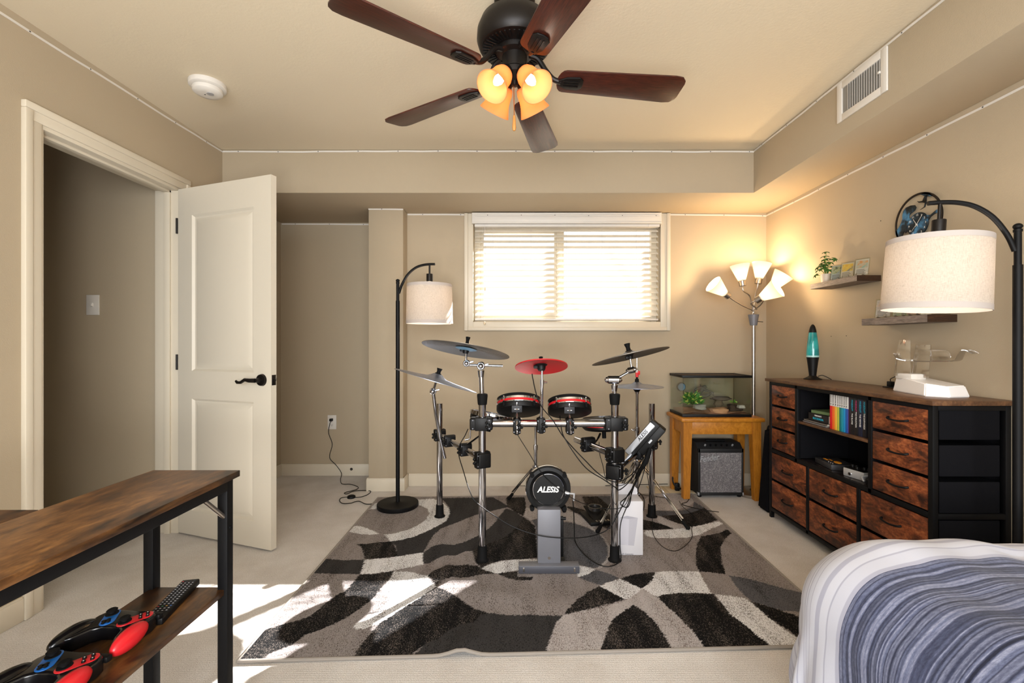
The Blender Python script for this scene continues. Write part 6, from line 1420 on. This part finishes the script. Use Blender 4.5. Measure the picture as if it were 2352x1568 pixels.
# cables
def cable(pts, label, r_=.0026, cols=None):
    b = MB(); b.tube(pts, r_, 8, smooth=7); return b.build('audio_cable', blackp, kit)
def gz(u, v): return G(u, v, RZ+.010)
cable([P(1075, 985, 2.52), P(1068, 1000, 2.5), P(1056, 1022, 2.48), P(1054, 1045, 2.42), P(1064, 1080, 2.36), P(1078, 1125, 2.30), P(1093, 1152, 2.28), P(1130, 1180, 2.24), P(1180, 1210, 2.21), P(1237, 1229, 2.20), P(1290, 1235, 2.21), P(1345, 1233, 2.24), P(1385, 1222, 2.28), P(1404, 1206, 2.29), P(1420, 1180, 2.30), P(1440, 1140, 2.36), P(1462, 1105, 2.42), P(1478, 1072, 2.5)], 'black cable sagging from the left side arm across the kick tower column')
cable([P(1222, 858, 2.31), P(1224, 870, 2.31), P(1232, 905, 2.28), P(1245, 935, 2.28), P(1270, 965, 2.27), P(1292, 1000, 2.27), P(1318, 1030, 2.28), P(1345, 1058, 2.27), P(1372, 1085, 2.27), P(1400, 1103, 2.26), P(1425, 1105, 2.28), P(1455, 1085, 2.4), P(1478, 1050, 2.52)], 'long black cable from the red cymbal to the drum module')
cable([P(1286, 955, 2.38), P(1288, 972, 2.33), P(1294, 1000, 2.26), P(1322, 1045, 2.24), P(1350, 1078, 2.24), P(1385, 1100, 2.24), P(1412, 1118, 2.24), P(1424, 1124, 2.27), P(1450, 1100, 2.4), P(1470, 1062, 2.5)], 'black cable hanging below the right tom pad')
cable([P(1174, 955, 2.36), P(1178, 975, 2.34), P(1190, 1000, 2.32), P(1215, 1040, 2.3), P(1238, 1078, 2.27), P(1262, 1105, 2.275), P(1300, 1135, 2.265), P(1345, 1158, 2.26), P(1400, 1168, 2.27), P(1435, 1160, 2.3), P(1452, 1120, 2.38), P(1476, 1066, 2.5)], 'thin black cable from the left tom pad passing in front of the kick pad', .0018)
cable([P(1316, 1148, 2.27), P(1318, 1180, 2.32), P(1319, 1212, 2.42), gz(1322, 1245), gz(1345, 1275), gz(1375, 1296), gz(1402, 1300), gz(1425, 1286), P(1424, 1250, 2.29), P(1426, 1200, 2.28), P(1445, 1150, 2.34), P(1470, 1075, 2.5)], 'black cable from the kick pad looping on the rug around the right post')
cable([P(1495, 1040, 2.52), P(1486, 1075, 2.56), P(1490, 1110, 2.62), P(1500, 1160, 2.62), gz(1498, 1202), gz(1502, 1230), gz(1522, 1255), gz(1550, 1265), gz(1575, 1252), gz(1590, 1232), gz(1589, 1212), gz(1600, 1190), gz(1570, 1165), gz(1560, 1150)], 'thin black cable looping on the rug at the foot of the hi-hat stand', .0018)
cable([P(1480, 1060, 2.54), P(1470, 1090, 2.5), P(1452, 1120, 2.44), P(1448, 1150, 2.38), P(1440, 1165, 2.36), P(1425, 1155, 2.36), P(1445, 1135, 2.4), P(1465, 1100, 2.48)], 'black cable bundled above the white carton')
cable([P(1484, 1062, 2.56), P(1474, 1100, 2.56), P(1462, 1130, 2.52), P(1447, 1158, 2.46), P(1455, 1140, 2.55), P(1470, 1133, 2.6), P(1480, 1150, 2.62), gz(1478, 1172)], 'black cable dropping behind the white carton')
cable([P(1376, 1015, 2.5), P(1377, 1040, 2.45), P(1385, 1070, 2.40), P(1392, 1100, 2.38), P(1410, 1115, 2.38), P(1440, 1108, 2.42), P(1470, 1068, 2.52)], 'thin black cable below the stub bar beside the right post', .0018)
cable([P(1480, 1048, 2.56), P(1466, 1084, 2.58), P(1440, 1125, 2.6), P(1400, 1165, 2.7), gz(1380, 1190)], 'black cable running from the drum module to the hi-hat foot controller', .0022)
b = MB(); b.tube([P(1493, 1030, 2.54), P(1482, 1062, 2.53), P(1470, 1080, 2.50), P(1460, 1098, 2.47)], [.012, .013, .011, .006], 10, smooth=5); b.build('cable_sleeve', rubber, kit)
